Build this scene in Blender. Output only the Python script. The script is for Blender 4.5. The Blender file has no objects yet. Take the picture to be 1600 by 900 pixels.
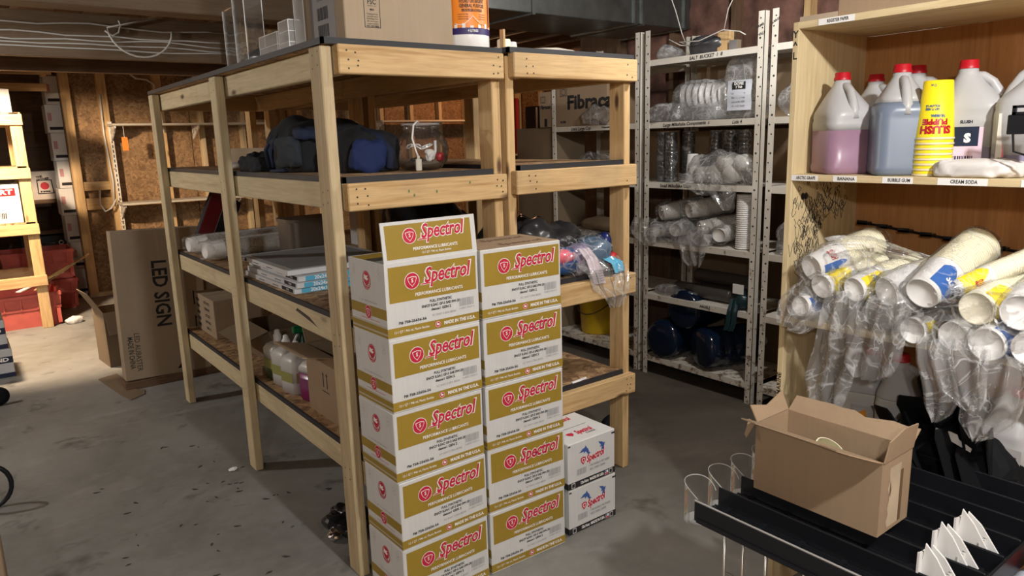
import bpy, bmesh, math, random
from mathutils import Vector, Matrix, noise as mnoise

S = bpy.context.scene
COL = S.collection
PI = math.pi
rnd = random.Random(7)

# ---------------------------------------------------------------- camera
cd = bpy.data.cameras.new('camera')
cam = bpy.data.objects.new('camera', cd); COL.objects.link(cam)
cd.sensor_width = 36.0; cd.lens = 1128.78 / 1600 * 36; cd.clip_start = 0.02; cd.clip_end = 60
yaw, pitch, roll = 0.6512, 0.2029, -0.0287
fw = Vector((math.sin(yaw)*math.cos(pitch), math.cos(yaw)*math.cos(pitch), -math.sin(pitch)))
rt = Vector((math.cos(yaw), -math.sin(yaw), 0)); up = rt.cross(fw)
r2 = rt*math.cos(roll) + up*math.sin(roll); u2 = -rt*math.sin(roll) + up*math.cos(roll)
cm = Matrix((r2, u2, -fw)).transposed().to_4x4(); cm.translation = Vector((0, 0, 1.5216))
cam.matrix_world = cm
S.camera = cam

# ---------------------------------------------------------------- world, lamps, exposure
w = bpy.data.worlds.new('world'); S.world = w; w.use_nodes = True
w.node_tree.nodes['Background'].inputs[0].default_value = (0.9, 0.95, 1.0, 1)
w.node_tree.nodes['Background'].inputs[1].default_value = 0.0
S.view_settings.view_transform = 'Standard'; S.view_settings.look = 'None'
S.view_settings.exposure = 0.0; S.view_settings.gamma = 1.0
def lamp(name, loc, power, col, rad, typ='POINT', **k):
    ld = bpy.data.lights.new(name, typ); ld.energy = power; ld.color = col; ld.shadow_soft_size = rad
    o = bpy.data.objects.new(name, ld); COL.objects.link(o); o.location = loc
    for a, v in k.items(): setattr(ld, a, v)
    return o
lamp('bare_bulb_light', (1.03, -0.36, 2.33), 160, (1.0, 0.99, 0.965), 0.045)
lamp('room_fill_light', (-1.1, -0.9, 2.15), 85, (1.0, 0.98, 0.94), 0.06)  # added fill behind the camera; softens shadows and reaches into the cabinet
lamp('rack_fill_light', (2.72, 1.55, 2.40), 66, (1.0, 0.985, 0.95), 0.05)  # added fill lamp to brighten the upper part of the steel racks
lamp('aisle_bulb_light', (-1.6, 5.02, 2.22), 112, (1.0, 0.98, 0.94), 0.05)
sp = lamp('store_spot_light', (-0.06, 6.50, 2.02), 430, (1.0, 0.74, 0.50), 0.06, 'SPOT', spot_size=2.1, spot_blend=0.3)
sp.rotation_euler = (Vector((0.42, 7.75, 0)) - Vector(sp.location)).to_track_quat('-Z', 'Y').to_euler()
lamp('back_bulb_light', (5.6, 7.4, 2.28), 48, (1.0, 0.50, 0.24), 0.05)

# ---------------------------------------------------------------- materials
MATS = {}
class NT:
    def __init__(s, name):
        m = bpy.data.materials.new(name); m.use_nodes = True; s.m = m; s.t = m.node_tree; s.n = s.t.nodes
        s.b = s.n['Principled BSDF']; s.out = s.n['Material Output']; MATS[name] = m
    def add(s, typ, **k):
        n = s.n.new(typ)
        for a, v in k.items():
            if a.startswith('i_'):
                key = a[2:]; key = int(key) if key.isdigit() else key.replace('_', ' ')
                n.inputs[key].default_value = v
            else: setattr(n, a, v)
        return n
    def l(s, a, b): s.t.links.new(a, b)
    def ramp(s, src, stops):
        r = s.add('ShaderNodeValToRGB'); e = r.color_ramp.elements
        while len(e) < len(stops): e.new(0.5)
        for i, (p, c) in enumerate(stops): e[i].position = p; e[i].color = (c[0], c[1], c[2], 1)
        s.l(src, r.inputs[0]); return r.outputs[0]
    def mix(s, fac, a, b, typ='MIX'):
        m = s.add('ShaderNodeMix', data_type='RGBA', blend_type=typ)
        for sock, v in ((m.inputs[0], fac), (m.inputs[6], a), (m.inputs[7], b)):
            if isinstance(v, (int, float)): sock.default_value = v
            elif isinstance(v, tuple): sock.default_value = (v[0], v[1], v[2], 1)
            else: s.l(v, sock)
        return m.outputs[2]
    def coords(s, scale=(1, 1, 1), rand=True):
        tc = s.add('ShaderNodeTexCoord'); mp = s.add('ShaderNodeMapping'); mp.inputs['Scale'].default_value = scale
        if rand:
            oi = s.add('ShaderNodeObjectInfo'); mu = s.add('ShaderNodeMath', operation='MULTIPLY', i_1=37.0)
            s.l(oi.outputs['Random'], mu.inputs[0])
            va = s.add('ShaderNodeVectorMath', operation='ADD'); s.l(tc.outputs['Object'], va.inputs[0]); s.l(mu.outputs[0], va.inputs[1])
            s.l(va.outputs[0], mp.inputs['Vector'])
        else: s.l(tc.outputs['Object'], mp.inputs['Vector'])
        return mp.outputs[0]
    def noise(s, vec, scale, detail=3, rough=0.55, dist=0.0):
        n = s.add('ShaderNodeTexNoise'); n.inputs['Scale'].default_value = scale; n.inputs['Detail'].default_value = detail
        n.inputs['Roughness'].default_value = rough; n.inputs['Distortion'].default_value = dist
        s.l(vec, n.inputs['Vector']); return n.outputs['Fac']
    def bump(s, h, strength=0.2, dist=0.01, normal=None):
        b = s.add('ShaderNodeBump'); b.inputs['Strength'].default_value = strength; b.inputs['Distance'].default_value = dist
        s.l(h, b.inputs['Height']); s.l(b.outputs[0], s.b.inputs['Normal']); return b.outputs[0]

def plain(name, col, rough=0.6, metal=0.0, var=0.0, spec=0.5, emit=0):
    if name in MATS: return MATS[name]
    t = NT(name); t.b.inputs['Roughness'].default_value = rough; t.b.inputs['Metallic'].default_value = metal
    t.b.inputs['Specular IOR Level'].default_value = spec
    c = (col[0], col[1], col[2], 1); t.b.inputs['Base Color'].default_value = c
    if var:
        f = t.noise(t.coords(), 9, 4)
        t.l(t.ramp(f, [(0.3, [x*(1-var) for x in col]), (0.7, [min(1, x*(1+var*0.5)) for x in col])]), t.b.inputs['Base Color'])
    if emit:
        t.b.inputs['Emission Color'].default_value = c; t.b.inputs['Emission Strength'].default_value = emit
    return t.m
def srgb(r, g, b):
    f = lambda v: (v/255/12.92) if v/255 <= 0.04045 else ((v/255+0.055)/1.055)**2.4
    return (f(r), f(g), f(b))

def wood(name, axis, light, dark, knots=True):
    t = NT(name); sc = [14, 14, 14]; sc[axis] = 0.9
    v = t.coords(sc); a = t.noise(v, 1.6, 5, 0.6, 0.6); b = t.noise(v, 7, 4, 0.6)
    c = t.ramp(a, [(0.34, dark), (0.44, [x*0.65+y*0.35 for x, y in zip(light, dark)]), (0.50, light), (0.56, [x*0.8+y*0.2 for x, y in zip(light, dark)]), (0.62, light)])
    c = t.mix(0.35, c, t.ramp(b, [(0.35, [x*0.75 for x in dark]), (0.65, light)]))
    ks = [7, 7, 7]; ks[axis] = 2.3
    if knots:
        vo = t.add('ShaderNodeTexVoronoi', i_Scale=1.0); t.l(t.coords(ks), vo.inputs['Vector'])
        k = t.ramp(vo.outputs['Distance'], [(0.045, (1, 1, 1)), (0.11, (0, 0, 0))])
        c = t.mix(k, c, (0.10, 0.045, 0.018))
    wr = t.noise(t.coords((3, 3, 3)), 1.2, 3)
    c = t.mix(t.ramp(wr, [(0.55, (0, 0, 0)), (0.8, (0.5, 0.5, 0.5))]), c, (0.30, 0.22, 0.14))
    t.l(c, t.b.inputs['Base Color']); t.b.inputs['Roughness'].default_value = 0.72
    t.bump(b, 0.25, 0.002); return t.m
PINE = [wood('pine_%s' % 'xyz'[i], i, (0.64, 0.44, 0.215), (0.42, 0.235, 0.085)) for i in range(3)]
GREY_PINE = [wood('weathered_pine_%s' % 'xyz'[i], i, (0.60, 0.48, 0.29), (0.37, 0.27, 0.15)) for i in range(3)]
CLEAR_PINE = [wood('clear_pine_%s' % 'xyz'[i], i, (0.69, 0.565, 0.335), (0.56, 0.41, 0.21), False) for i in range(3)]
PALE_PINE = [wood('pale_pine_%s' % 'xyz'[i], i, (0.68, 0.58, 0.37), (0.52, 0.41, 0.235)) for i in range(3)]
PLY = wood('plywood_back', 2, (0.50, 0.235, 0.078), (0.39, 0.165, 0.05), False)
DARKWOOD = [wood('old_joist_%s' % 'xyz'[i], i, (0.17, 0.10, 0.055), (0.10, 0.055, 0.03), False) for i in range(3)]
BEAMWOOD = wood('old_beam', 0, (0.20, 0.135, 0.08), (0.13, 0.082, 0.045), False)

def osb(name, a, b, c2, sc=34.0):
    t = NT(name); v = t.coords((1, 1, 1), False)
    d = t.noise(v, 5, 2); 
    mp = t.add('ShaderNodeVectorMath', operation='ADD'); t.l(v, mp.inputs[0])
    n2 = t.add('ShaderNodeTexNoise', i_Scale=14.0); t.l(v, n2.inputs['Vector'])
    mu = t.add('ShaderNodeVectorMath', operation='SCALE'); mu.inputs['Scale'].default_value = 0.10
    t.l(n2.outputs['Color'], mu.inputs[0]); t.l(mu.outputs[0], mp.inputs[1])
    vo = t.add('ShaderNodeTexVoronoi', i_Scale=sc); t.l(mp.outputs[0], vo.inputs['Vector'])
    sep = t.add('ShaderNodeSeparateColor'); t.l(vo.outputs['Color'], sep.inputs[0])
    c = t.ramp(sep.outputs[0], [(0.0, c2), (0.25, a), (0.7, b), (1.0, [min(1, x*1.25) for x in b])])
    c = t.mix(t.ramp(d, [(0.35, (0.4, 0.4, 0.4)), (0.6, (0, 0, 0))]), c, c2)
    t.l(c, t.b.inputs['Base Color']); t.b.inputs['Roughness'].default_value = 0.75
    t.bump(sep.outputs[1], 0.3, 0.002); return t.m
OSB = osb('strand_board', (0.30, 0.17, 0.08), (0.44, 0.28, 0.14), (0.14, 0.075, 0.035))
OSBW = osb('strand_board_wall', (0.225, 0.132, 0.062), (0.30, 0.185, 0.09), (0.16, 0.09, 0.043), 48.0)

def cardboard(name, col, var=0.12):
    t = NT(name); v = t.coords((1, 1, 1)); a = t.noise(v, 4, 4); b = t.noise(t.coords((120, 120, 3)), 1, 2)
    c = t.ramp(a, [(0.3, [x*(1-var) for x in col]), (0.7, [x*(1+var*0.4) for x in col])])
    c = t.mix(0.12, c, t.ramp(b, [(0.3, [x*0.6 for x in col]), (0.7, col)]))
    t.l(c, t.b.inputs['Base Color']); t.b.inputs['Roughness'].default_value = 0.8
    t.b.inputs['Specular IOR Level'].default_value = 0.25
    t.bump(a, 0.08, 0.004); return t.m
CARD = cardboard('kraft_cardboard', (0.35, 0.25, 0.16))
CARD_P = cardboard('pale_cardboard', (0.38, 0.295, 0.205))
CARD_D = cardboard('dull_shaded_cardboard', (0.21, 0.155, 0.10))  # dull kraft, darkened further to carry the open carton's shadow in its colour
CARD_IN = cardboard('cardboard_inside', (0.32, 0.215, 0.13))
WCARD = cardboard('white_carton', (0.66, 0.66, 0.65), 0.05)

def concrete():
    t = NT('concrete_floor'); v = t.coords((1, 1, 1), False)
    a = t.noise(v, 1.1, 6, 0.62, 0.4); b = t.noise(v, 14, 5, 0.7); e = t.noise(t.coords((1, 2.6, 1), False), 2.3, 5, 0.6, 0.8)
    c = t.ramp(a, [(0.28, (0.145, 0.142, 0.128)), (0.5, (0.245, 0.243, 0.223)), (0.72, (0.33, 0.328, 0.305))])
    c = t.mix(t.ramp(e, [(0.56, (0, 0, 0)), (0.72, (0.55, 0.55, 0.55))]), c, (0.36, 0.36, 0.345))
    c = t.mix(0.22, c, t.ramp(b, [(0.3, (0.075, 0.075, 0.068)), (0.7, (0.30, 0.30, 0.285))]))
    st = t.noise(v, 2.7, 4, 0.7, 0.3)
    c = t.mix(t.ramp(st, [(0.58, (0, 0, 0)), (0.70, (0.8, 0.8, 0.8))]), c, (0.055, 0.05, 0.042))
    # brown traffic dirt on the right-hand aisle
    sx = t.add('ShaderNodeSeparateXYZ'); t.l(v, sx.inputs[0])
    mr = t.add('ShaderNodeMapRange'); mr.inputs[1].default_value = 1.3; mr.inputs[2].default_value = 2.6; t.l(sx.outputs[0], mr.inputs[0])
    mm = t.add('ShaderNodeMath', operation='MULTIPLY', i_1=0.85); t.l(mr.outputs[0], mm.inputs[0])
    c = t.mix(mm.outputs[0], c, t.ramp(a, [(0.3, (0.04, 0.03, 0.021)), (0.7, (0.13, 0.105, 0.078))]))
    t.l(c, t.b.inputs['Base Color']); t.l(t.ramp(b, [(0.3, (0.55, 0.55, 0.55)), (0.7, (0.8, 0.8, 0.8))]), t.b.inputs['Roughness'])
    t.b.inputs['Specular IOR Level'].default_value = 0.3
    t.bump(b, 0.12, 0.006); return t.m
FLOOR = concrete()

def rackpaint():
    t = NT('white_rack_paint'); v = t.coords((1, 1, 1), False); a = t.noise(v, 22, 5, 0.7); b = t.noise(v, 3, 3)
    sx = t.add('ShaderNodeSeparateXYZ'); t.l(v, sx.inputs[0])
    mr = t.add('ShaderNodeMapRange'); mr.inputs[1].default_value = 1.3; mr.inputs[2].default_value = 0.0; t.l(sx.outputs[2], mr.inputs[0])
    ad = t.add('ShaderNodeMath', operation='MULTIPLY_ADD', i_1=0.16); t.l(mr.outputs[0], ad.inputs[0]); t.l(a, ad.inputs[2])
    c = t.ramp(b, [(0.3, (0.62, 0.58, 0.50)), (0.7, (0.74, 0.71, 0.64))])
    c = t.mix(t.ramp(ad.outputs[0], [(0.66, (0, 0, 0)), (0.76, (0.9, 0.9, 0.9))]), c, (0.16, 0.085, 0.04))
    t.l(c, t.b.inputs['Base Color']); t.b.inputs['Roughness'].default_value = 0.5; return t.m
RACK = rackpaint()

def film(name, white=0.10, gloss=0.55, rough=0.16, tint=(1, 1, 1), bs=9, haze=(0.90, 0.91, 0.92), crease=0.42):
    """thin plastic: mostly clear, whitened along creases, shiny at grazing angles"""
    t = NT(name); n = t.n; n.remove(t.b)
    v = t.coords((1, 1, 1)); a = t.noise(v, bs, 3, 0.55, 1.2); a2 = t.noise(v, bs*0.45, 2, 0.5, 0.8)
    bp = t.add('ShaderNodeBump'); bp.inputs['Strength'].default_value = 0.55; bp.inputs['Distance'].default_value = 0.010; t.l(a, bp.inputs['Height'])
    def crest(src, wd):
        s1 = t.add('ShaderNodeMath', operation='SUBTRACT', i_1=0.5); t.l(src, s1.inputs[0]); s2 = t.add('ShaderNodeMath', operation='ABSOLUTE'); t.l(s1.outputs[0], s2.inputs[0])
        r = t.add('ShaderNodeMapRange'); r.inputs[1].default_value = wd; r.inputs[2].default_value = 0.0; t.l(s2.outputs[0], r.inputs[0]); return r.outputs[0]
    cr = t.add('ShaderNodeMath', operation='MAXIMUM'); t.l(crest(a, 0.022), cr.inputs[0]); t.l(crest(a2, 0.018), cr.inputs[1])
    tr = t.add('ShaderNodeBsdfTransparent'); tr.inputs[0].default_value = (*tint, 1)
    gl = t.add('ShaderNodeBsdfGlossy'); gl.inputs['Roughness'].default_value = rough; t.l(bp.outputs[0], gl.inputs['Normal'])
    df = t.add('ShaderNodeBsdfDiffuse'); df.inputs[0].default_value = (*haze, 1)
    tl = t.add('ShaderNodeBsdfTranslucent'); tl.inputs[0].default_value = (*haze, 1)
    dm = t.add('ShaderNodeMixShader'); dm.inputs[0].default_value = 0.45; t.l(df.outputs[0], dm.inputs[1]); t.l(tl.outputs[0], dm.inputs[2])
    lw = t.add('ShaderNodeLayerWeight'); lw.inputs[0].default_value = 0.25; t.l(bp.outputs[0], lw.inputs['Normal'])
    mf = t.add('ShaderNodeMath', operation='MULTIPLY_ADD', i_1=gloss, i_2=0.03); t.l(lw.outputs['Fresnel'], mf.inputs[0])
    wf = t.add('ShaderNodeMath', operation='MULTIPLY_ADD', i_1=crease, i_2=white); t.l(cr.outputs[0], wf.inputs[0])
    m1 = t.add('ShaderNodeMixShader'); t.l(wf.outputs[0], m1.inputs[0]); t.l(tr.outputs[0], m1.inputs[1]); t.l(dm.outputs[0], m1.inputs[2])
    m2 = t.add('ShaderNodeMixShader'); t.l(mf.outputs[0], m2.inputs[0]); t.l(m1.outputs[0], m2.inputs[1]); t.l(gl.outputs[0], m2.inputs[2])
    t.l(m2.outputs[0], t.out.inputs['Surface']); return t.m
FILM = film('clear_plastic_film', 0.17, 0.6)
FILM_M = film('milky_plastic_film', 0.30, 0.5)
FILM_T = film('thin_clear_film', 0.035, 0.45, 0.14, crease=0.38)
ACRYL = film('clear_acrylic', 0.03, 0.6, 0.04, (0.97, 0.975, 0.975), 2, crease=0)
ACRYL_W = film('bright_acrylic', 0.40, 0.7, 0.08, (0.97, 0.97, 0.97), 3, (0.95, 0.95, 0.95), crease=0)
GLASS = film('bowl_glass', 0.03, 0.8, 0.05, (0.94, 0.95, 0.95), 3, crease=0)
DKBAG = plain('black_bag_plastic', (0.012, 0.013, 0.016), 0.32)
GREYBAG = plain('charcoal_bag_plastic', (0.055, 0.055, 0.06), 0.3, var=0.3)
BLACK = plain('black_plastic', (0.006, 0.007, 0.010), 0.42)
BLACKM = plain('matt_black_plastic', (0.005, 0.006, 0.008), 0.75, spec=0.2)
DECKEDGE = plain('black_deck_edging', (0.018, 0.019, 0.024), 0.6)
INK = plain('black_ink', (0.015, 0.014, 0.016), 0.8)
GREYINK = plain('grey_ink', (0.36, 0.36, 0.37), 0.8)
BROWNINK = plain('faded_brown_ink', (0.16, 0.09, 0.05), 0.8)
GOLD = plain('gold_print', srgb(158, 131, 44), 0.6, var=0.08)
RED = plain('red_print', srgb(196, 32, 62), 0.6)
WHITEP = plain('white_print', (0.85, 0.84, 0.82), 0.6)
CREAMP = plain('cream_print', srgb(233, 220, 178), 0.6)
NAIL = plain('nail_head', (0.035, 0.028, 0.022), 0.5)
WHITE = plain('white_plastic', (0.82, 0.82, 0.81), 0.4)
PAPERW = plain('white_paper', (0.80, 0.79, 0.77), 0.7)
STEEL = plain('polished_steel', (0.62, 0.62, 0.64), 0.16, 1.0)
DUCTM = plain('galvanised_duct', (0.20, 0.215, 0.21), 0.42, 0.85, var=0.25)
WIREW = plain('white_cable', (0.62, 0.60, 0.56), 0.5)
REDP = plain('red_cap', srgb(178, 18, 34), 0.4)
CRATER = plain('dusty_red_crate', srgb(196, 96, 86), 0.7, var=0.2)
YELP = plain('yellow_print', srgb(250, 226, 30), 0.5)
BLUEP = plain('blue_print', srgb(28, 96, 178), 0.5)
NAVY = plain('navy_fabric', srgb(24, 36, 62), 0.85, var=0.3)
BLUEF = plain('royal_blue_fabric', srgb(20, 40, 88), 0.85, var=0.2)
DKFAB = plain('black_fabric', srgb(24, 27, 31), 0.9, var=0.3)
PINKP = plain('pink_print', srgb(236, 110, 130), 0.6)
ORANGEP = plain('orange_print', srgb(244, 142, 40), 0.45)
SKYP = plain('sky_blue_print', srgb(86, 170, 205), 0.5)
CREAMCUP = plain('cream_paper_cup', srgb(244, 239, 216), 0.6)
WHITECUP = plain('white_paper_cup', (0.84, 0.835, 0.82), 0.55)

# ---------------------------------------------------------------- mesh builder
_txt = {}
def text_geo(s, size, bold=0.0, shear=0.0, align='CENTER', spacing=1.0, res=2):
    key = (s, size, bold, shear, align, spacing)
    if key in _txt: return _txt[key]
    c = bpy.data.curves.new('t', 'FONT'); c.body = s; c.size = size; c.offset = bold; c.shear = shear
    c.align_x = align; c.align_y = 'CENTER'; c.space_character = spacing; c.resolution_u = res; c.fill_mode = 'FRONT'
    o = bpy.data.objects.new('t', c); COL.objects.link(o)
    dg = bpy.context.evaluated_depsgraph_get(); me = bpy.data.meshes.new_from_object(o.evaluated_get(dg), depsgraph=dg)
    v = [tuple(x.co) for x in me.vertices]; f = [tuple(p.vertices) for p in me.polygons]
    bpy.data.objects.remove(o); bpy.data.curves.remove(c); bpy.data.meshes.remove(me)
    _txt[key] = (v, f); return v, f
def FR(x, y, z): return Matrix(((1, 0, 0, x), (0, 0, -1, y), (0, 1, 0, z), (0, 0, 0, 1)))     # faces -Y
def LF(x, y, z): return Matrix(((0, 0, -1, x), (-1, 0, 0, y), (0, 1, 0, z), (0, 0, 0, 1)))    # faces -X
def TP(x, y, z): return Matrix.Translation((x, y, z))
def RZ(a): return Matrix.Rotation(a, 4, 'Z')
def RX(a): return Matrix.Rotation(a, 4, 'X')
def RY(a): return Matrix.Rotation(a, 4, 'Y')
def along(p, d, upv=(0, 0, 1)):                       # local Z along d
    d = Vector(d).normalized(); q = d.to_track_quat('Z', 'Y'); m = q.to_matrix().to_4x4(); m.translation = Vector(p); return m

class MB:
    def __init__(s): s.v = []; s.f = []; s.mi = []; s.M = None
    def add(s, v, f, mi=0, M=None):
        b = len(s.v); M = M if M is not None else s.M
        if M is not None: v = [tuple(M @ Vector(p)) for p in v]
        s.v += [tuple(p) for p in v]; s.f += [tuple(i+b for i in q) for q in f]; s.mi += [mi]*len(f)
        return s
    def box(s, x0, y0, z0, x1, y1, z1, bev=0, mi=0, M=None):
        if bev:
            bm = bmesh.new(); bmesh.ops.create_cube(bm, size=1)
            for q in bm.verts: q.co = ((x0+x1)/2+q.co.x*(x1-x0), (y0+y1)/2+q.co.y*(y1-y0), (z0+z1)/2+q.co.z*(z1-z0))
            bmesh.ops.bevel(bm, geom=bm.edges[:], offset=bev, segments=1, affect='EDGES')
            bm.verts.index_update(); v = [tuple(q.co) for q in bm.verts]; f = [[q.index for q in p.verts] for p in bm.faces]; bm.free()
            return s.add(v, f, mi, M)
        v = [(x, y, z) for z in (z0, z1) for y in (y0, y1) for x in (x0, x1)]
        return s.add(v, [(0, 2, 3, 1), (4, 5, 7, 6), (0, 1, 5, 4), (2, 6, 7, 3), (0, 4, 6, 2), (1, 3, 7, 5)], mi, M)
    def cyl(s, r0, r1, h, n=16, mi=0, M=None, cap=(True, True)): return s.lathe([(r0, 0), (r1, h)], n, mi, M, cap)
    def lathe(s, prof, n=20, mi=0, M=None, cap=(False, False), sx=1, sy=1):
        v = []; f = []
        for r, z in prof: v += [(r*math.cos(2*PI*i/n)*sx, r*math.sin(2*PI*i/n)*sy, z) for i in range(n)]
        for k in range(len(prof)-1):
            for i in range(n): f.append((k*n+i, k*n+(i+1) % n, (k+1)*n+(i+1) % n, (k+1)*n+i))
        if cap[0]: f.append(tuple(range(n-1, -1, -1)))
        if cap[1]: f.append(tuple((len(prof)-1)*n+i for i in range(n)))
        return s.add(v, f, mi, M)
    def loft(s, rings, mi=0, M=None, cap=(True, True)):
        n = len(rings[0]); v = [p for r in rings for p in r]; f = []
        for k in range(len(rings)-1):
            for i in range(n): f.append((k*n+i, k*n+(i+1) % n, (k+1)*n+(i+1) % n, (k+1)*n+i))
        if cap[0]: f.append(tuple(range(n-1, -1, -1)))
        if cap[1]: f.append(tuple((len(rings)-1)*n+i for i in range(n)))
        return s.add(v, f, mi, M)
    def tube(s, pts, r, n=6, mi=0, M=None, closed=False):
        P = [Vector(p) for p in pts]; rings = []; prev = None
        for i, p in enumerate(P):
            a = P[i-1] if (i or closed) else P[0]; b = P[(i+1) % len(P)] if (i < len(P)-1 or closed) else P[-1]
            d = (b-a); d = d.normalized() if d.length > 1e-9 else Vector((0, 0, 1))
            if prev is None: x = d.orthogonal().normalized()
            else: x = (prev - d*prev.dot(d)); x = x.normalized() if x.length > 1e-6 else d.orthogonal().normalized()
            y = d.cross(x); prev = x; rr = r[i] if isinstance(r, (list, tuple)) else r
            rings.append([tuple(p + x*rr*math.cos(2*PI*k/n) + y*rr*math.sin(2*PI*k/n)) for k in range(n)])
        if closed: rings.append(rings[0]); return s.loft(rings, mi, M, (False, False))
        return s.loft(rings, mi, M)
    def poly(s, pts, mi=0, M=None): return s.add([(p[0], p[1], p[2] if len(p) > 2 else 0) for p in pts], [tuple(range(len(pts)))], mi, M)
    def prism(s, pts, h, mi=0, M=None):
        n = len(pts); v = [(x, y, 0) for x, y in pts] + [(x, y, h) for x, y in pts]
        f = [tuple(range(n-1, -1, -1)), tuple(range(n, 2*n))] + [(i, (i+1) % n, n+(i+1) % n, n+i) for i in range(n)]
        return s.add(v, f, mi, M)
    def rect(s, x0, y0, x1, y1, mi=0, M=None, z=0): return s.add([(x0, y0, z), (x1, y0, z), (x1, y1, z), (x0, y1, z)], [(0, 1, 2, 3)], mi, M)
    def disc(s, r, mi=0, M=None, n=20, c=(0, 0), sx=1, r0=0):
        o = [(c[0]+r*sx*math.cos(2*PI*i/n), c[1]+r*math.sin(2*PI*i/n), 0) for i in range(n)]
        if not r0: return s.add(o, [tuple(range(n))], mi, M)
        q = [(c[0]+r0*sx*math.cos(2*PI*i/n), c[1]+r0*math.sin(2*PI*i/n), 0) for i in range(n)]
        return s.add(o+q, [(i, (i+1) % n, n+(i+1) % n, n+i) for i in range(n)], mi, M)
    def text(s, body, size, M, mi=0, bold=0.0, shear=0.0, align='CENTER', spacing=1.0, width=None):
        v, f = text_geo(body, size, bold, shear, align, spacing)
        if width:
            xs = [p[0] for p in v]; k = width/(max(xs)-min(xs)); v = [(p[0]*k, p[1], p[2]) for p in v]
        return s.add(v, f, mi, M)
    def barcode(s, wd, h, M, mi=0, n=18, seed=1):
        r = random.Random(seed); x = 0
        while x < wd:
            a = wd/n*(0.3+0.6*r.random()); s.rect(x, 0, min(wd, x+a), h, mi, M); x += a + wd/n*(0.25+0.5*r.random())
        return s
    def grid(s, fn, nu, nv, mi=0, M=None):
        v = [tuple(fn(i/nu, j/nv)) for j in range(nv+1) for i in range(nu+1)]; w = nu+1
        return s.add(v, [(j*w+i, j*w+i+1, (j+1)*w+i+1, (j+1)*w+i) for j in range(nv) for i in range(nu)], mi, M)
    def blob(s, c, r, M=None, amp=0.0, freq=6.0, seed=0, nu=28, nv=16, p=1.0, mi=0, flat=None, ridge=False, fine=0.0):
        """closed crumpled lump: superellipsoid of radii r about c; p<1 boxier; flat = lowest local z"""
        sg = lambda x, e: math.copysign(abs(x)**e, x); v = []; f = []
        for j in range(nv+1):
            th = -PI/2 + PI*j/nv
            for i in range(nu):
                ph = 2*PI*i/nu
                d = Vector((sg(math.cos(th), p)*sg(math.cos(ph), p), sg(math.cos(th), p)*sg(math.sin(ph), p), sg(math.sin(th), p)))
                q = Vector((d.x*r[0], d.y*r[1], d.z*r[2]))
                if amp:
                    k = mnoise.noise((q+Vector((seed*7.3, seed*3.1, seed*1.7)))*freq)
                    if ridge: k = 0.6 - 2.2*abs(k)
                    k += 0.5*mnoise.noise((q+Vector((seed, 5, 9)))*freq*2.3)
                    q += d.normalized()*k*amp
                if fine: q += mnoise.noise_vector((q+Vector((seed, 2, 3)))*freq*4.5)*fine
                if flat is not None and q.z < flat: q.z = flat + 0.12*(q.z-flat) if False else flat
                v.append(tuple(Vector(c)+q))
        for j in range(nv):
            for i in range(nu): f.append((j*nu+i, j*nu+(i+1) % nu, (j+1)*nu+(i+1) % nu, (j+1)*nu+i))
        return s.add(v, f, mi, M)
    def ribbon(s, pts, widths, side, nrm, folds=3.0, amp=0.012, seed=0, nu=22, nv=26, mi=0):
        """hanging crumpled film: centre line pts, widths, fold waves across"""
        P = [Vector(p) for p in pts]; side = Vector(side).normalized(); nrm = Vector(nrm).normalized(); n = len(P)-1
        def fn(u, t):
            k = min(int(t*n), n-1); a = t*n-k; c = P[k].lerp(P[k+1], a); w_ = widths[k]*(1-a)+widths[k+1]*a
            x = (u-0.5)*w_; z = amp*math.sin(folds*2*PI*u + seed + 2.2*t)
            q = c + side*x + nrm*z
            nn = mnoise.noise_vector(Vector((q.x*16, q.y*16, q.z*9))+Vector((seed, seed*2, 0)))
            return q + nrm*nn.x*amp*1.2 + side*nn.y*amp*0.7 + Vector((0, 0, nn.z*amp*0.5))
        return s.grid(fn, nu, nv, mi)
    def build(s, name, mats, smooth=False, M=None):
        me = bpy.data.meshes.new(name); vs = s.v
        if M is not None: vs = [tuple(M @ Vector(p)) for p in vs]
        me.from_pydata(vs, [], s.f)
        if not isinstance(mats, (list, tuple)): mats = [mats]
        for m in mats: me.materials.append(m)
        if len(mats) > 1: me.polygons.foreach_set('material_index', s.mi)
        if smooth: me.polygons.foreach_set('use_smooth', [True]*len(me.polygons))
        me.update(); o = bpy.data.objects.new(name, me); COL.objects.link(o); return o

RM = {}
def tag(o, label, cat, group=None):
    o['label'] = label; o['category'] = cat
    if group: o['group'] = group
    return o
def thing(name, label, cat, loc=(0, 0, 0), rz=0.0, group=None):
    o = bpy.data.objects.new(name, None); COL.objects.link(o); o.empty_display_size = 0.05
    o.location = loc; o.rotation_euler = (0, 0, rz); tag(o, label, cat, group)
    RM[o.name] = (Matrix.Translation(loc) @ RZ(rz)); return o
def part(name, mb, mats, parent, smooth=False, label=None, stuff=False):
    """mb is in world coordinates; the root's matrix is taken out"""
    top = parent
    while top.parent: top = top.parent
    o = mb.build(name, mats, smooth, RM[top.name].inverted()); o.parent = parent
    if label: o['label'] = label
    if stuff: o['kind'] = 'stuff'
    return o
def solo(name, mb, mats, label, cat, loc, smooth=False, group=None):
    o = mb.build(name, mats, smooth, Matrix.Translation(loc).inverted()); o.location = loc
    RM[o.name] = Matrix.Translation(loc); return tag(o, label, cat, group)
def struct(name, mb, mats, smooth=False):
    o = mb.build(name, mats, smooth); o['kind'] = 'structure'; RM[o.name] = Matrix(); return o
def stuff(name, mb, mats, label, cat, smooth=False):
    o = mb.build(name, mats, smooth); o['kind'] = 'stuff'; tag(o, label, cat); return o
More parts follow.
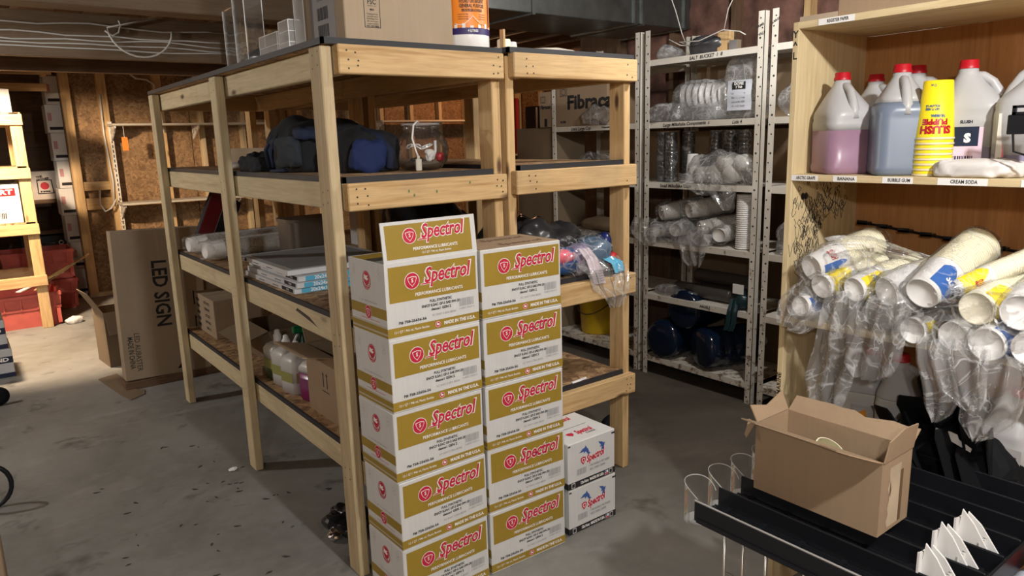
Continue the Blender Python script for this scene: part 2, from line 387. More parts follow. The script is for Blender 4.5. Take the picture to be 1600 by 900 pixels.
def dup(root, loc, rz=0.0, label=None, group=None):
    r = root.copy(); COL.objects.link(r); r.location = loc; r.rotation_euler = (0, 0, rz)
    if label: r['label'] = label
    if group: r['group'] = group
    for c in list(root.children):
        k = c.copy(); COL.objects.link(k); k.parent = r
        for g in c.children:
            h = g.copy(); COL.objects.link(h); h.parent = k
    RM[r.name] = Matrix.Translation(loc) @ RZ(rz); return r

# ================================================================ ROOM SHELL
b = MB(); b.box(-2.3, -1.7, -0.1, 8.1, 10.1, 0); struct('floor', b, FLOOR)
b = MB(); b.box(-2.3, -1.7, 2.66, 8.1, 10.1, 2.72)
ceil = struct('ceiling', b, DARKWOOD[1])
for i in range(25):
    x = -2.0 + 0.41*i; b = MB(); b.box(x, -1.6, 2.44, x+0.04, 10.0, 2.66)
    part('joist', b, DARKWOOD[1], ceil)
b = MB(); b.box(-2.4, -1.7, 0, -2.3, 10.1, 2.66); struct('wall_left', b, OSBW)
b = MB(); b.box(-2.3, -1.8, 0, 8.1, -1.7, 2.66); struct('wall_near', b, OSBW)
b = MB(); b.box(8.1, -1.7, 0, 8.2, 10.1, 2.66); struct('wall_far_right', b, OSBW)
b = MB(); b.box(-2.3, 10.1, 0, 8.1, 10.2, 2.66); struct('wall_store', b, DARKWOOD[0])
# back wall of strand board on studs
b = MB(); b.box(1.0, 8.80, 0, 8.1, 8.84, 2.44); wb = struct('wall_back', b, DARKWOOD[0])
for i in range(6):
    x = 1.0+1.22*i; b = MB(); b.box(x+0.004, 8.784, 0.01, min(x+1.216, 8.09), 8.80, 2.43); part('strand_board_panel', b, OSBW, wb)
for i, x in enumerate([1.0, 1.33, 1.86, 2.30, 2.75, 3.2, 3.66, 4.1, 4.55, 5.0, 5.45, 5.9, 6.4, 6.85, 7.3, 7.75]):
    b = MB(); b.box(x, 8.695, 0.04, x+(0.085 if i < 3 else 0.05), 8.784, 2.36, 0.003); part('stud', b, PINE[2] if i < 3 else GREY_PINE[2], wb)
b = MB(); b.box(1.0, 8.695, 0.0, 8.1, 8.784, 0.04); part('bottom_plate', b, GREY_PINE[0], wb)
b = MB(); b.box(0.9, 8.69, 2.36, 8.1, 8.784, 2.44); part('top_plate', b, GREY_PINE[0], wb)
b = MB(); b.box(1.09, 8.70, 1.12, 1.33, 8.784, 1.21, 0.003); part('blocking', b, PINE[0], wb)
b = MB(); b.box(1.09, 8.71, 0.92, 1.33, 8.784, 1.04, 0.003); part('blocking', b, PINE[0], wb)
# partition behind the steel racks: studs, dark board and pink insulation
INSUL = plain('old_insulation', (0.20, 0.10, 0.075), 0.95, var=0.5)
b = MB(); b.box(4.15, -1.7, 0, 4.22, 4.45, 2.66); wr = struct('wall_right', b, DARKWOOD[2])
for i in range(8):
    y = 0.42+0.5*i; b = MB(); b.box(4.06, y, 0, 4.15, y+0.04, 2.44); part('stud', b, DARKWOOD[2] if i != 4 else PINE[2], wr)
for i in range(7):
    y = 0.46+0.5*i; b = MB()
    b.grid(lambda u, v: Vector((4.13-0.035*math.sin(PI*u)-0.02*mnoise.noise((u*4, v*9, i)), y+0.46*u, 1.5+1.1*v)), 10, 24); part('insulation', b, INSUL, wr, True)
# overhead beams
b = MB(); b.box(-1.2, 4.62, 2.285, 2.6, 4.80, 2.45, 0.004); struct('trim_1', b, BEAMWOOD)
b = MB(); b.box(-2.3, 5.62, 2.125, 3.2, 5.70, 2.40); struct('trim_2', b, BEAMWOOD)
b = MB(); b.box(-2.3, 6.35, 2.10, 3.4, 6.44, 2.22); struct('trim_3', b, DARKWOOD[0])
b = MB(); b.box(1.62, 4.92, 0, 1.66, 5.01, 2.45); struct('trim_4', b, PINE[2])
b = MB(); b.box(1.90, 4.92, 0, 1.94, 5.01, 2.45); struct('trim_5', b, PINE[2])
b = MB(); b.box(1.66, 4.99, 1.7, 1.90, 5.01, 2.45); struct('trim_6', b, OSBW)
for i, (y, z) in enumerate([(7.5, 2.30), (7.9, 2.21), (8.4, 2.10)]):
    b = MB(); b.box(-1.6, y, z, 0.86, y+0.04, z+0.07); struct('trim_%d' % (7+i), b, PINE[0])
b = MB(); b.box(0.82, 6.2, 2.24, 0.86, 8.5, 2.33); struct('trim_10', b, PINE[1])
# cables stapled along the beam
def cable(pts, label, r=0.006, m=WIREW, name='cable', cat='cable', group=None, loc=None):
    b = MB(); b.tube(pts, r, 6); return solo(name, b, m, label, cat, loc or pts[0], True, group)
def wob(x0, x1, y, z, a, seed, n=16): return [(x0+(x1-x0)*i/n, y, z+a*mnoise.noise((i*0.35, seed, 0))+0.0*i) for i in range(n+1)]
for i, (z, a) in enumerate([(2.325, 0.035), (2.262, 0.03), (2.235, 0.035), (2.205, 0.02), (2.18, 0.015)]):
    cable(wob(-0.6, 1.75, 5.611, z, a, i), 'white cable stapled along the overhead beam, %s from the top' % ['first', 'second', 'third', 'fourth', 'lowest'][i], 0.0055, group='cables along the beam')
arc = [(1.165+0.20*math.cos(a), 5.60, 2.33-0.19*math.sin(a)) for a in [PI*(0.02+0.96*k/14) for k in range(15)]]
cable([(1.27, 5.6, 2.40)] + arc[::-1], 'white cable hanging in a loop under the overhead beam', 0.007, loc=(1.27, 5.6, 2.40))
cable([(0.95, 5.6, 2.30), (0.99, 5.6, 2.27), (1.03, 5.6, 2.29), (1.05, 5.6, 2.34), (1.04, 5.6, 2.37)], 'short white cable end curling up at the beam')
cable([(1.62, 8.66, 2.33), (1.70, 8.66, 2.26), (1.8, 8.66, 2.25), (1.87, 8.66, 2.2), (1.90, 8.66, 1.9), (1.91, 8.66, 1.7)], 'white cable running down the stud behind the wooden shelving', 0.009)
cable([(1.345, 8.68, 2.1), (1.335, 8.68, 1.7), (1.35, 8.68, 1.4), (1.36, 8.68, 1.2), (1.34, 8.68, 0.95)], 'white cable running down the stud beside the slotted standard', 0.009)
cable([(1.22, 8.66, 1.12), (1.2, 8.64, 0.98), (1.24, 8.62, 0.90), (1.30, 8.62, 0.93), (1.36, 8.63, 1.02)], 'white cable drooping in a hook below the blocking', 0.010)
# sheet metal duct
b = MB(); b.box(1.9, 3.32, 2.215, 4.12, 3.9, 2.43, 0.004); d = thing('sheet_metal_duct', 'grey sheet metal duct hung below the joists above the shelving', 'duct', (3, 3.6, 2.215))
part('duct_body', b, DUCTM, d)
for x in (2.72, 3.55, 3.62, 4.03):
    b = MB(); b.box(x, 3.305, 2.205, x+0.02, 3.91, 2.43); part('seam', b, DUCTM, d)
cable([(3.05, 2.75, 2.44), (3.22, 2.78, 2.34), (3.36, 2.82, 2.2), (3.44, 2.84, 2.09), (3.47, 2.84, 2.045)], 'thin white wire falling from the joists to the rack top, left one', 0.003)
cable([(3.42, 2.31, 2.44), (3.45, 2.46, 2.3), (3.47, 2.55, 2.18), (3.48, 2.58, 2.08)], 'thin white wire falling from the joists to the rack top, right one', 0.003)
cable([(3.40, 2.90, 2.06), (3.42, 2.83, 2.02), (3.42, 2.76, 2.01), (3.42, 2.84, 2.04), (3.42, 2.70, 2.03), (3.43, 2.55, 2.07), (3.44, 2.45, 2.05), (3.45, 2.42, 2.03)], 'knotted end of thin white wire on the rack top', 0.0032)

# ================================================================ WOODEN SHELVING UNITS
T = 0.038; W = 0.089
def lumber(b, x0, y0, z0, x1, y1, z1): b.box(x0, y0, z0, x1, y1, z1, 0.0035)
def wooden_unit(label, X0, X1, zs, Y0=2.197, top=1.822, gap=0.0, clean=False):
    Ys = [Y0, 3.3146, 4.5227]
    u = thing('wooden_shelving_unit', label, 'shelving unit', ((X0+X1)/2, 3.4, 0), 0, 'homemade lumber shelving')
    for side, x in ((0, X0), (1, X1-T)):
        for y in Ys:
            b = MB(); lumber(b, x, y, 0, x+T, y+W, top)
            part('post', b, (GREY_PINE if (side == 0 and y < 3 and not clean) else PALE_PINE if side == 0 and not clean else PINE)[2], u)
    nails = MB()
    for k, z in enumerate(zs):
        # front and rear cross boards
        for y, yy in ((Y0-T, 0), (Ys[2]+W, 1)):
            b = MB(); lumber(b, X0+T+0.004 if not clean else X0+0.012, y, z-W, X1-0.006 if not clean else X1+0.003, y+T, z); part('front_board' if yy == 0 else 'rear_board', b, PINE[0], u)
            if yy == 0:
                for xe in (X0+0.075, X0+0.105, X1-0.03, X1-0.055):
                    for dz in (0.02, 0.045, 0.068):
                        if rnd.random() < 0.8: nails.disc(0.0032, 0, FR(xe+rnd.uniform(-.006, .006), y-0.0008, z-dz+rnd.uniform(-.005, .005)), 8)
        for side in (0, 1):
            x = X0+T+0.006 if side == 0 else X1-T-T-0.006
            for y0, y1 in ((Ys[0]+0.002, Ys[1]+W/2), (Ys[1]+W/2, Ys[2]+W)):
                b = MB(); lumber(b, x, y0, z-W, x+T, y1, z); part('side_board', b, (PALE_PINE if side == 0 and not clean else PINE)[1], u)
        if side == 1:
            for y in Ys:
                for dy, dz in ((0.02, 0.02), (0.06, 0.028), (0.025, 0.06), (0.065, 0.068)):
                    nails.disc(0.003, 0, LF(X0-0.0008, y+dy, z-dz), 8)
        # deck: strand board with a black edge
        e = 0.0 if k == 0 else T+0.008
        dk = MB(); dk.box(X0+e+0.006, Y0-0.01+(0.012 if k else 0), z, X1-e-0.006, Ys[2]+W, z+0.018); d = part('shelf_deck', dk, OSB, u)
        ed = MB(); ed.box(X0+e, Y0-0.02+(0.014 if k else 0), z+0.0005, X1-e, Y0-0.006+(0.012 if k else 0), z+0.020)
        ed.box(X0+e, Y0-0.02+(0.014 if k else 0), z+0.0005, X0+e+0.008, Ys[2]+W, z+0.020); part('deck_edging', ed, DECKEDGE, d)
    part('nail_heads', nails, NAIL, u, stuff=True)
    return u
ZT = [1.825, 1.397, 0.915, 0.431]
u1 = wooden_unit('pine lumber shelving unit with grey corner post behind the stacked oil cartons', 0.957, 1.645, ZT)
ZU = [1.832, 1.404, 0.931, 0.466]
u2 = wooden_unit('clean pine lumber shelving unit between the grey-post unit and the white steel rack', 1.672, 2.335, ZU, clean=True)
for (y, z, s) in ((2.55, 0.888, 1), (2.62, 0.893, 2)):
    b = MB(); b.poly([(0, 0, 0), (0.09, -0.012, 0), (0.21, -0.03, 0), (0.14, -0.004, 0), (0.02, 0.012, 0)], 0, LF(1.0004, y+0.17, z)); part('dark_gouge', b, NAIL, u1); break
b = MB()
for x, z in ((1.22, 1.36), (1.24, 1.345), (1.33, 1.352), (1.47, 1.375)): b.disc(0.006, 0, FR(x, 2.1582, z), 7, sx=0.6)
part('green_paint_spots', b, plain('green_paint', (0.12, 0.22, 0.08), 0.6), u1, stuff=True)

# ================================================================ STEEL RACKS (right)
def steel_rack(label, Y0, Y1, holes=True, texts=()):
    """bay from Y0 (near) to Y1 (far); front plane X=3.426"""
    X0, X1 = 3.426, 3.90
    r = thing('steel_rack', label, 'rack', ((X0+X1)/2, (Y0+Y1)/2, 0), 0, 'white slotted steel racks')
    fl = 0.038
    for x, sx in ((X0, 1), (X1, -1)):
        for y, sy in ((Y0, 1), (Y1, -1)):
            b = MB(); b.box(min(x, x+sx*0.003), min(y, y+sy*fl), 0, max(x, x+sx*0.003), max(y, y+sy*fl), 2.133)
            b.box(min(x, x+sx*fl), min(y, y+sy*0.003), 0, max(x, x+sx*fl), max(y, y+sy*0.003), 2.133)
            p = part('upright', b, RACK, r)
            if x == X0:
                h = MB()
                for k in range(43):
                    h.disc(0.0045 if k % 4 else 0.006, 0, LF(X0-0.0008, y+sy*(0.013 if k % 2 else 0.024), 0.04+k*0.049), 8)
                part('bolt_holes', h, NAIL, p, stuff=True)
    for k, z in enumerate([1.962, 1.597, 1.237, 0.875, 0.531, 0.122]):
        b = MB(); b.box(X0+0.003, Y0+0.004, z-0.004, X1-0.003, Y1-0.004, z)
        b.box(X0+0.002, Y0+0.034, z-0.036, X0+0.0045, Y1-0.034, z); b.box(X1-0.005, Y0+0.034, z-0.036, X1-0.003, Y1-0.034, z)
        b.box(X0+0.002, Y0+0.034, z-0.036, X0+0.02, Y1-0.034, z-0.034)
        part('shelf', b, RACK, r)
    for (s, y, z, size) in texts:
        b = MB(); b.text(s, size, LF(X0+0.0008, y, z) @ Matrix.Rotation(0.02, 4, 'Z'), 0, 0.0006, 0.2); part('handwriting', b, INK, r)
    return r
RK1 = steel_rack('white slotted steel rack bay holding milkshake cups and blue water bottles', 2.29, 3.105, texts=[
    ('Large Milkshake Components  c', 2.79, 1.581, 0.026), ('Lids 4', 2.44, 1.580, 0.026), ('Small Milkshake Cups', 2.86, 1.220, 0.027), ('SALT  BUCKET  1  8', 2.66, 1.944, 0.026), ('PANELS', 2.62, 0.515, 0.022)])
RK0 = steel_rack('white slotted steel rack bay seen through the clean pine unit', 3.145, 3.975, texts=[('Little Large Cup', 3.68, 1.578, 0.03), ('Components', 3.44, 1.582, 0.016)])
RK2 = steel_rack('white slotted steel rack bay half hidden behind the pine cabinet', 1.42, 2.25)
b = MB(); b.text('HAMB', 0.018, LF(3.4245, 2.318, 2.06) @ RZ(0.35), 0, 0.0004); b.text('HALF', 0.02, LF(3.4245, 2.308, 2.02) @ RZ(0.2), 0, 0.0004)
b.text('LARGE', 0.016, LF(3.4245, 2.225, 2.075) @ RZ(0.4), 0, 0.0004); part('handwriting', b, INK, RK1)
# cardboard sheets standing at the back of the rack
def sheet(label, y0, y1, z0, z1, m=CARD, x=3.86):
    b = MB(); b.box(x, y0, z0, x+0.006, y1, z1); return solo('cardboard_sheet', b, m, label, 'cardboard', (x, (y0+y1)/2, z0), group='cardboard backing in the racks')
sheet('brown cardboard sheet behind the white lids on the upper rack shelf', 2.33, 3.06, 1.598, 1.93)
sheet('brown cardboard sheet behind the steel milkshake cup stacks', 2.33, 3.07, 1.238, 1.54)
sheet('brown cardboard sheet behind the paired white tubs', 3.19, 3.93, 1.238, 1.55)
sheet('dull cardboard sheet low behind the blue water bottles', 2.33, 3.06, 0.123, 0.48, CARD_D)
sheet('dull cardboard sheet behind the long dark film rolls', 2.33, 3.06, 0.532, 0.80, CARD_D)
sheet('brown cardboard sheet in the rack bay beside the pine cabinet', 1.46, 2.22, 1.238, 1.54)
sheet('tall pale cardboard panel on top of the rack above the pine cabinet', 1.55, 2.36, 1.963, 2.14, CARD_P)

# ================================================================ OIL CARTONS
CW, CDP, CH = 0.339, 0.232, 0.2335
def logo(gold, red, white, M, k=1.0, sub=True, qt=False):
    """badge + italic word + tag line on a panel; M = panel centre, k = scale"""
    A = lambda x, y, z: M @ Matrix.Translation((x*k, y*k, z)) @ Matrix.Scale(k, 4)
    white.disc(0.0265, 0, A(-0.085, 0.006, 0.0007), 28); red.disc(0.0245, 0, A(-0.085, 0.006, 0.0011), 28)
    sh = [(0, -0.019), (-0.0105, -0.008), (-0.0155, 0.004), (-0.0160, 0.0105), (0, 0.0135), (0.0160, 0.0105), (0.0155, 0.004), (0.0105, -0.008)]
    sm = [(x*0.86, y*0.86-0.0003) for x, y in sh]
    white.poly(sh, 0, A(-0.085, 0.007, 0.0015)); red.poly(sm, 0, A(-0.085, 0.007, 0.0018))
    white.text('S', 0.017, A(-0.085, 0.007, 0.0021), 0, 0.0004)
    white.text('Spectrol', 0.058, A(0.042, 0.016, 0.0008) @ RZ(0.02) @ Matrix.Scale(1.12, 4, (0, 1, 0)), 0, 0.0036, 0.28, width=0.184)
    red.text('Spectrol', 0.058, A(0.042, 0.016, 0.0013) @ RZ(0.02) @ Matrix.Scale(1.12, 4, (0, 1, 0)), 0, 0.0014, 0.28, width=0.175)
    white.poly([(-0.058, -0.012), (-0.02, -0.012), (-0.018, -0.0045), (-0.05, -0.0055)], 0, A(0, 0, 0.0006)); red.poly([(-0.055, -0.0105), (-0.021, -0.0105), (-0.02, -0.0065), (-0.05, -0.007)], 0, A(0, 0, 0.0012))
    if sub: white.text('PERFORMANCE LUBRICANTS', 0.0145, A(0.012, -0.0385, 0.0008), 0, 0.0003, 0, width=0.176)
    if qt: white.text('12-1 QT / 946 mL Plastic Bottles', 0.0105, A(0.014, -0.0535, 0.0008), 0, 0.0001, 0, width=0.115)
def oil_carton(label, loc, rz, group='cartons stacked in two columns', lid='closed'):
    t = thing('oil_carton', label, 'carton', loc, rz, group); RM[t.name] = Matrix()   # built at the origin
    b = MB()
    if lid == 'closed': b.box(0, 0, 0, CW, CDP, CH, 0.0025)
    else:
        th = 0.004
        b.box(0, 0, 0, CW, CDP, th); b.box(0, 0, th, CW, th, CH); b.box(0, CDP-th, th, CW, CDP, CH); b.box(0, th, th, th, CDP-th, CH); b.box(CW-th, th, th, CW, CDP-th, CH)
    part('carton', b, WCARD, t)
    g, r, wt, k, gy = MB(), MB(), MB(), MB(), MB()
    z = 0.0004
    g.rect(0.012, 0.112, CW-0.008, CH-0.012, 0, FR(0, -z, 0)); g.rect(0.0, 0.006, CW, 0.035, 0, FR(0, -z, 0))
    logo(g, r, wt, FR(CW/2+0.008, -0.0002, 0.166))
    F = lambda x, zz, d=0.0008: FR(x, -d, zz)
    k.text('FULL SYNTHETIC', 0.0115, F(0.193, 0.099), 0, 0.0004, width=0.082); k.text('SN/CF ILSAC GF-5 SAE 0W-20', 0.0115, F(0.193, 0.0855), 0, 0.0004, width=0.142); k.text('dexos1 GEN 2', 0.0115, F(0.193, 0.072), 0, 0.0004, width=0.074)
    k.text('P# 758-25656-56', 0.0115, F(0.088, 0.0475), 0, 0.0004, width=0.098); gy.text('AC SHAY 5 ERA 88200', 0.0095, F(0.203, 0.053), 0, 0.0001, width=0.09)
    gy.barcode(0.056, 0.026, F(0.262, 0.064), 0, 20, 3); gy.text('0 68823 55676 4', 0.008, F(0.29, 0.057), 0, 0.0001, width=0.058)
    wt.text('MADE IN THE U.S.A.', 0.0155, F(0.262, 0.0205), 0, 0.0006, width=0.122); wt.text('12-1 QT / 946 mL Plastic Bottles', 0.011, F(0.083, 0.0205), 0, 0.0001, width=0.125)
    r.disc(0.0105, 0, F(0.178, 0.0205)); wt.disc(0.0095, 0, F(0.178, 0.0205, 0.001), 20, r0=0.0083); wt.poly([(-.005, -.002), (.003, -.004), (.006, .001), (.001, .003), (-.002, .006), (-.004, .003)], 0, F(0.178, 0.0205, 0.0012))
    # left end
    L = lambda yy, zz, d=0.0006: LF(-d, yy, zz)
    g.rect(-CDP, 0.062, 0, 0.094, 0, LF(-z, 0, 0)); g.rect(-CDP, 0.006, 0, 0.014, 0, LF(-z, 0, 0)); g.rect(-CDP, 0.019, 0, 0.036, 0, LF(-z, 0, 0))
    for dz in (0.016, 0.0385): g.rect(-CDP, dz, 0, dz+0.0015, 0, LF(-z, 0, 0))
    r.disc(0.030, 0, L(CDP/2, 0.172), 26, sx=0.88, r0=0.0275); r.disc(0.0205, 0, L(CDP/2, 0.178), 24, sx=0.95)
    wt.poly([(-.016, -.004), (.004, -.009), (.014, -.002), (.004, .001), (.012, .008), (-.002, .006), (-.012, .011)], 0, L(CDP/2, 0.180, 0.001))
    for a in range(9): r.rect(-0.002, 0.0215, 0.002, 0.026, 0, L(CDP/2, 0.172) @ RZ(PI*0.62+a*PI*0.095))
    for a in range(3): r.rect(-0.013+a*0.002, -0.026+a*0.005, 0.013-a*0.002, -0.0235+a*0.005, 0, L(CDP/2, 0.176))
    wt.disc(0.0225, 0, L(CDP/2, 0.072, 0.0009), 24, sx=0.9); r.disc(0.021, 0, L(CDP/2, 0.072, 0.0012), 24, sx=0.9)
    shp = [(0, -0.016), (-0.009, -0.006), (-0.0125, 0.008), (0, 0.011), (0.0125, 0.008), (0.009, -0.006)]
    wt.poly(shp, 0, L(CDP/2, 0.072, 0.0015)); r.poly([(x*.82, y*.82) for x, y in shp], 0, L(CDP/2, 0.072, 0.0018)); wt.text('S', 0.014, L(CDP/2, 0.0715, 0.0021), 0, 0.0003)
    r.rect(-0.06, 0.0, 0.06, 0.0015, 0, L(CDP/2-0.01, 0.049)); gy.text('12-1 QT / 946 mL Plastic Bottles', 0.009, L(CDP/2, 0.106), 0, 0, width=0.12)
    for yy in (0.035, CDP-0.035): 
        for q in (0, 1): gy.disc(0.0095, 0, L(yy, 0.207-0.014*q), 4, r0=0.0085)
    part('gold_printing', g, GOLD, t); part('red_printing', r, RED, t, stuff=True); part('white_printing', wt, WHITEP, t, stuff=True); part('black_printing', k, INK, t, stuff=True); part('grey_printing', gy, GREYINK, t, stuff=True)
    if lid == 'closed':
        m = MB(); m.box(0.002, CDP/2-0.0006, CH, CW-0.002, CDP/2+0.0006, CH+0.0004); part('lid_seam', m, NAIL, t)
    RM[t.name] = Matrix.Translation(loc) @ RZ(rz); return t
LX, LY, RXX, RY_ = 0.9765, 1.900, 1.3285, 1.908
c0 = oil_carton('white and gold oil carton at the very bottom of the left column', (LX, LY, 0), 0.017)
nm = ['bottom', 'second carton up in', 'middle', 'second carton down in', 'topmost']
for i, (dx, dy, a, lb) in enumerate([(0.001, -0.002, 0.02, 'white and gold oil carton, second from the bottom of the left column'), (-0.003, 0.001, 0.012, 'white and gold oil carton in the middle of the left column'), (-0.001, -0.002, 0.02, 'white and gold oil carton just under the opened one, left column')]):
    dup(c0, (LX+dx, LY+dy, CH*(i+1)+0.0006*(i+1)), a, lb)
for i, (dx, dy, a, lb) in enumerate([(0, 0, -0.035, 'white and gold oil carton at the very bottom of the right column'), (0.001, 0.002, -0.045, 'white and gold oil carton, second from the bottom of the right column'), (0.0, 0.0, -0.03, 'white and gold oil carton in the middle of the right column'), (0.002, 0.001, -0.03, 'white and gold oil carton, second from the top of the right column')]):
    dup(c0, (RXX+dx, RY_+dy, CH*i+0.0006*i), a, lb)
z5 = 4*(CH+0.0006)
ct = oil_carton('white and gold oil carton with kraft printed top, topmost of the right column', (RXX, RY_, z5), -0.02)
RM[ct.name] = Matrix.Translation((RXX, RY_, z5)) @ RZ(-0.02); MM = RM[ct.name]
b = MB(); b.box(0.004, 0.006, CH, CW-0.004, CDP-0.002, CH+0.002); part('kraft_lid', b, CARD, ct, label='plain brown printed lid'); RMb = RM[ct.name]
bp = [c for c in ct.children if c.name.startswith('kraft_lid')][0]; bp.data.transform(MM)
b = MB()
for yy in (0.055, 0.165): b.text('Spectrol', 0.055, TP(0.2, yy, CH+0.0026), 0, 0.001, 0.25, width=0.19)
o = part('lid_printing', b, BROWNINK, ct, stuff=True); o.data.transform(MM)
co = oil_carton('opened white and gold oil carton with raised printed flap, topmost of the left column', (LX-0.002, LY, z5), 0.017, lid='open')
MM = RM[co.name]
FM = Matrix.Translation((0, 0.001, CH)) @ RX(-0.10)
b = MB(); b.box(0.002, 0, 0, CW+0.002, 0.004, 0.122, 0, 0, FM)
o = part('raised_flap', b, WCARD, co); o.data.transform(MM); flap = o
g, r, wt = MB(), MB(), MB()
g.rect(0.014, 0.010, CW-0.016, 0.112, 0, FM @ FR(0, -0.0004, 0)); logo(g, r, wt, FM @ FR(CW/2+0.006, -0.0002, 0.070), 0.92, True, True)
for q, m, n in ((g, GOLD, 'flap_gold_printing'), (r, RED, 'flap_red_printing'), (wt, WHITEP, 'flap_white_printing')):
    o = part(n, q, m, flap, stuff=True); o.data.transform(MM)
b = MB(); b.box(0.004, CDP-0.075, CH-0.004, CW-0.004, CDP-0.003, CH-0.001); o = part('rear_flap', b, GOLD, co); o.data.transform(MM)
b = MB(); b.box(0.006, 0.006, 0.02, CW-0.006, CDP-0.006, 0.165); o = part('packed_contents', b, plain('dark_bottle_tops', (0.05, 0.045, 0.03), 0.6), co); o.data.transform(MM)

# two dolphin-marked cartons under the clean unit
def swim(b, M, k=1.0, flip=1):
    P = [(-0.030, -0.004), (-0.022, -0.002), (-0.012, 0.008), (0.0, 0.012), (0.004, 0.021), (0.010, 0.012), (0.020, 0.003), (0.026, -0.010), (0.034, -0.014), (0.026, -0.018), (0.020, -0.027), (0.017, -0.014), (0.006, -0.003), (0.0, -0.013), (-0.004, -0.003), (-0.018, -0.006)]
    b.poly([(x*k*flip, y*k) for x, y in (P if flip == 1 else P[::-1])], 0, M)
def dolphin_carton(label, loc, rz):
    wd, dp, h = 0.252, 0.238, 0.190
    t = thing('small_carton', label, 'carton', loc, rz, 'small white cartons under the clean unit'); RM[t.name] = Matrix()
    b = MB(); b.box(0, 0, 0, wd, dp, h, 0.003); part('carton', b, WCARD, t)
    k, r, bl, wt, gy = MB(), MB(), MB(), MB(), MB()
    k.rect(0, 0.004, wd, 0.030, 0, FR(0, -0.0005, 0)); k.rect(-dp, 0.004, 0, 0.030, 0, LF(-0.0005, 0, 0))
    k.rect(0, h-0.012, 0.012, h-0.006, 0, FR(0, -0.0005, 0)); k.rect(wd-0.02, h-0.018, wd, h-0.011, 0, FR(0, -0.0005, 0))
    k.box(0.0, dp*0.5, h, wd*0.82, dp*0.5+0.002, h+0.0004)
    wt.text('12x16oz  MADE IN USA', 0.0165, FR(0.125, -0.0009, 0.017), 0, 0.0007, width=0.125)
    for x in (0.025, wd-0.025): wt.rect(-0.009, 0.007, 0.009, 0.027, 0, FR(x, -0.0008, 0)); k.rect(-0.007, 0.009, 0.007, 0.025, 0, FR(x, -0.0011, 0))
    wt.rect(0.195, 0.008, 0.213, 0.026, 0, FR(0, -0.0008, 0)); r.rect(0.196, 0.009, 0.212, 0.016, 0, FR(0, -0.001, 0)); bl.rect(0.196, 0.018, 0.204, 0.025, 0, FR(0, -0.001, 0))
    swim(bl, FR(0.085, -0.0007, 0.145) @ RZ(-0.1), 1.0); swim(bl, FR(0.178, -0.0007, 0.143) @ RZ(-1.0), 0.95, 1)
    wt.text('Spectrol', 0.042, FR(0.142, -0.0008, 0.110) @ RZ(0.1), 0, 0.0030, 0.25, width=0.108); r.text('Spectrol', 0.042, FR(0.142, -0.0012, 0.110) @ RZ(0.1), 0, 0.0016, 0.25, width=0.10)
    sh = [(0, -0.019), (-0.0125, -0.004), (-0.0135, 0.010), (0, 0.014), (0.0135, 0.010), (0.0125, -0.004)]
    r.poly(sh, 0, FR(0.078, -0.0008, 0.108)); wt.poly([(x*.6, y*.6) for x, y in sh], 0, FR(0.078, -0.0011, 0.108)); r.poly([(x*.4, y*.4) for x, y in sh], 0, FR(0.078, -0.0014, 0.108))
    gy.barcode(0.05, 0.026, FR(0.045, -0.0007, 0.052), 0, 18, 5)
    gy.text('1 758 E BUMBLE S YRE TOMERE', 0.012, FR(0.165, -0.0007, 0.074), 0, 0.0007, width=0.11); gy.text('REZ L WEAR 1200E80', 0.012, FR(0.155, -0.0007, 0.058), 0, 0.0007, width=0.085)
    for yy, s in ((0.07, 1.0), (0.20, 1.0)):
        r.text('Spectrol', 0.045, TP(0.145, yy, h+0.0006), 0, 0.0022, 0.2, width=0.085); r.poly([(x*1.2, y) for x, y in sh], 0, TP(0.075, yy, h+0.0006))
    k.text('12 PACK', 0.014, TP(0.16, 0.043, h+0.0006), 0, 0.0006, width=0.05); k.text('MADE USA', 0.012, TP(0.20, 0.25, h+0.0006), 0, 0.0003, width=0.06)
    part('black_printing', k, INK, t, stuff=True); part('red_printing', r, RED, t, stuff=True); part('blue_printing', bl, plain('dolphin_blue', srgb(62, 92, 158), 0.6), t, stuff=True); part('white_printing', wt, WHITEP, t, stuff=True); part('grey_printing', gy, GREYINK, t, stuff=True)
    RM[t.name] = Matrix.Translation(loc) @ RZ(rz); return t
dc = dolphin_carton('lower small white carton with blue dolphins and black base band', (1.707, 1.915, 0), 0.0)
dup(dc, (1.703, 1.914, 0.1912), 0.005, 'upper small white carton with blue dolphins, printed lid in view')

# ================================================================ TOP OF THE GREY-POST UNIT
zt = 1.8455
def carton_box(name, label, x0, y0, z0, x1, y1, z1, m, cat='box', rz=0.0, seam=True, group=None, bev=0.003):
    t = thing(name, label, cat, ((x0+x1)/2, (y0+y1)/2, z0), 0, group)
    b = MB(); b.box(x0, y0, z0, x1, y1, z1, bev); part('carton', b, m, t)
    if seam:
        b = MB(); b.box(x0+0.002, (y0+y1)/2-0.001, z1, x1-0.002, (y0+y1)/2+0.001, z1+0.0006); part('lid_seam', b, NAIL, t)
    return t
t = carton_box('cardboard_box', 'big plain cardboard box on the top deck beside the orange detergent bottle', 1.065, 2.235, zt, 1.475, 2.56, zt+0.245, CARD_P)
b = MB(); fx, fz = 1.135, zt+0.09
for q in (0, 1): b.rect(fx+q*0.0015, fz-0.045+q*0.0015, fx+0.058-q*0.0015, fz+0.075-q*0.0015, 0, FR(0, 2.2346-q*0.0001, 0)) if False else None
b.add([(fx, 0, fz-0.045), (fx+.058, 0, fz-0.045), (fx+.058, 0, fz+.1), (fx, 0, fz+.1), (fx+.002, 0, fz-0.043), (fx+.056, 0, fz-0.043), (fx+.056, 0, fz+.098), (fx+.002, 0, fz+.098)], [(0, 1, 5, 4), (1, 2, 6, 5), (2, 3, 7, 6), (3, 0, 4, 7)], 0, Matrix.Translation((0, 2.2346, 0)))
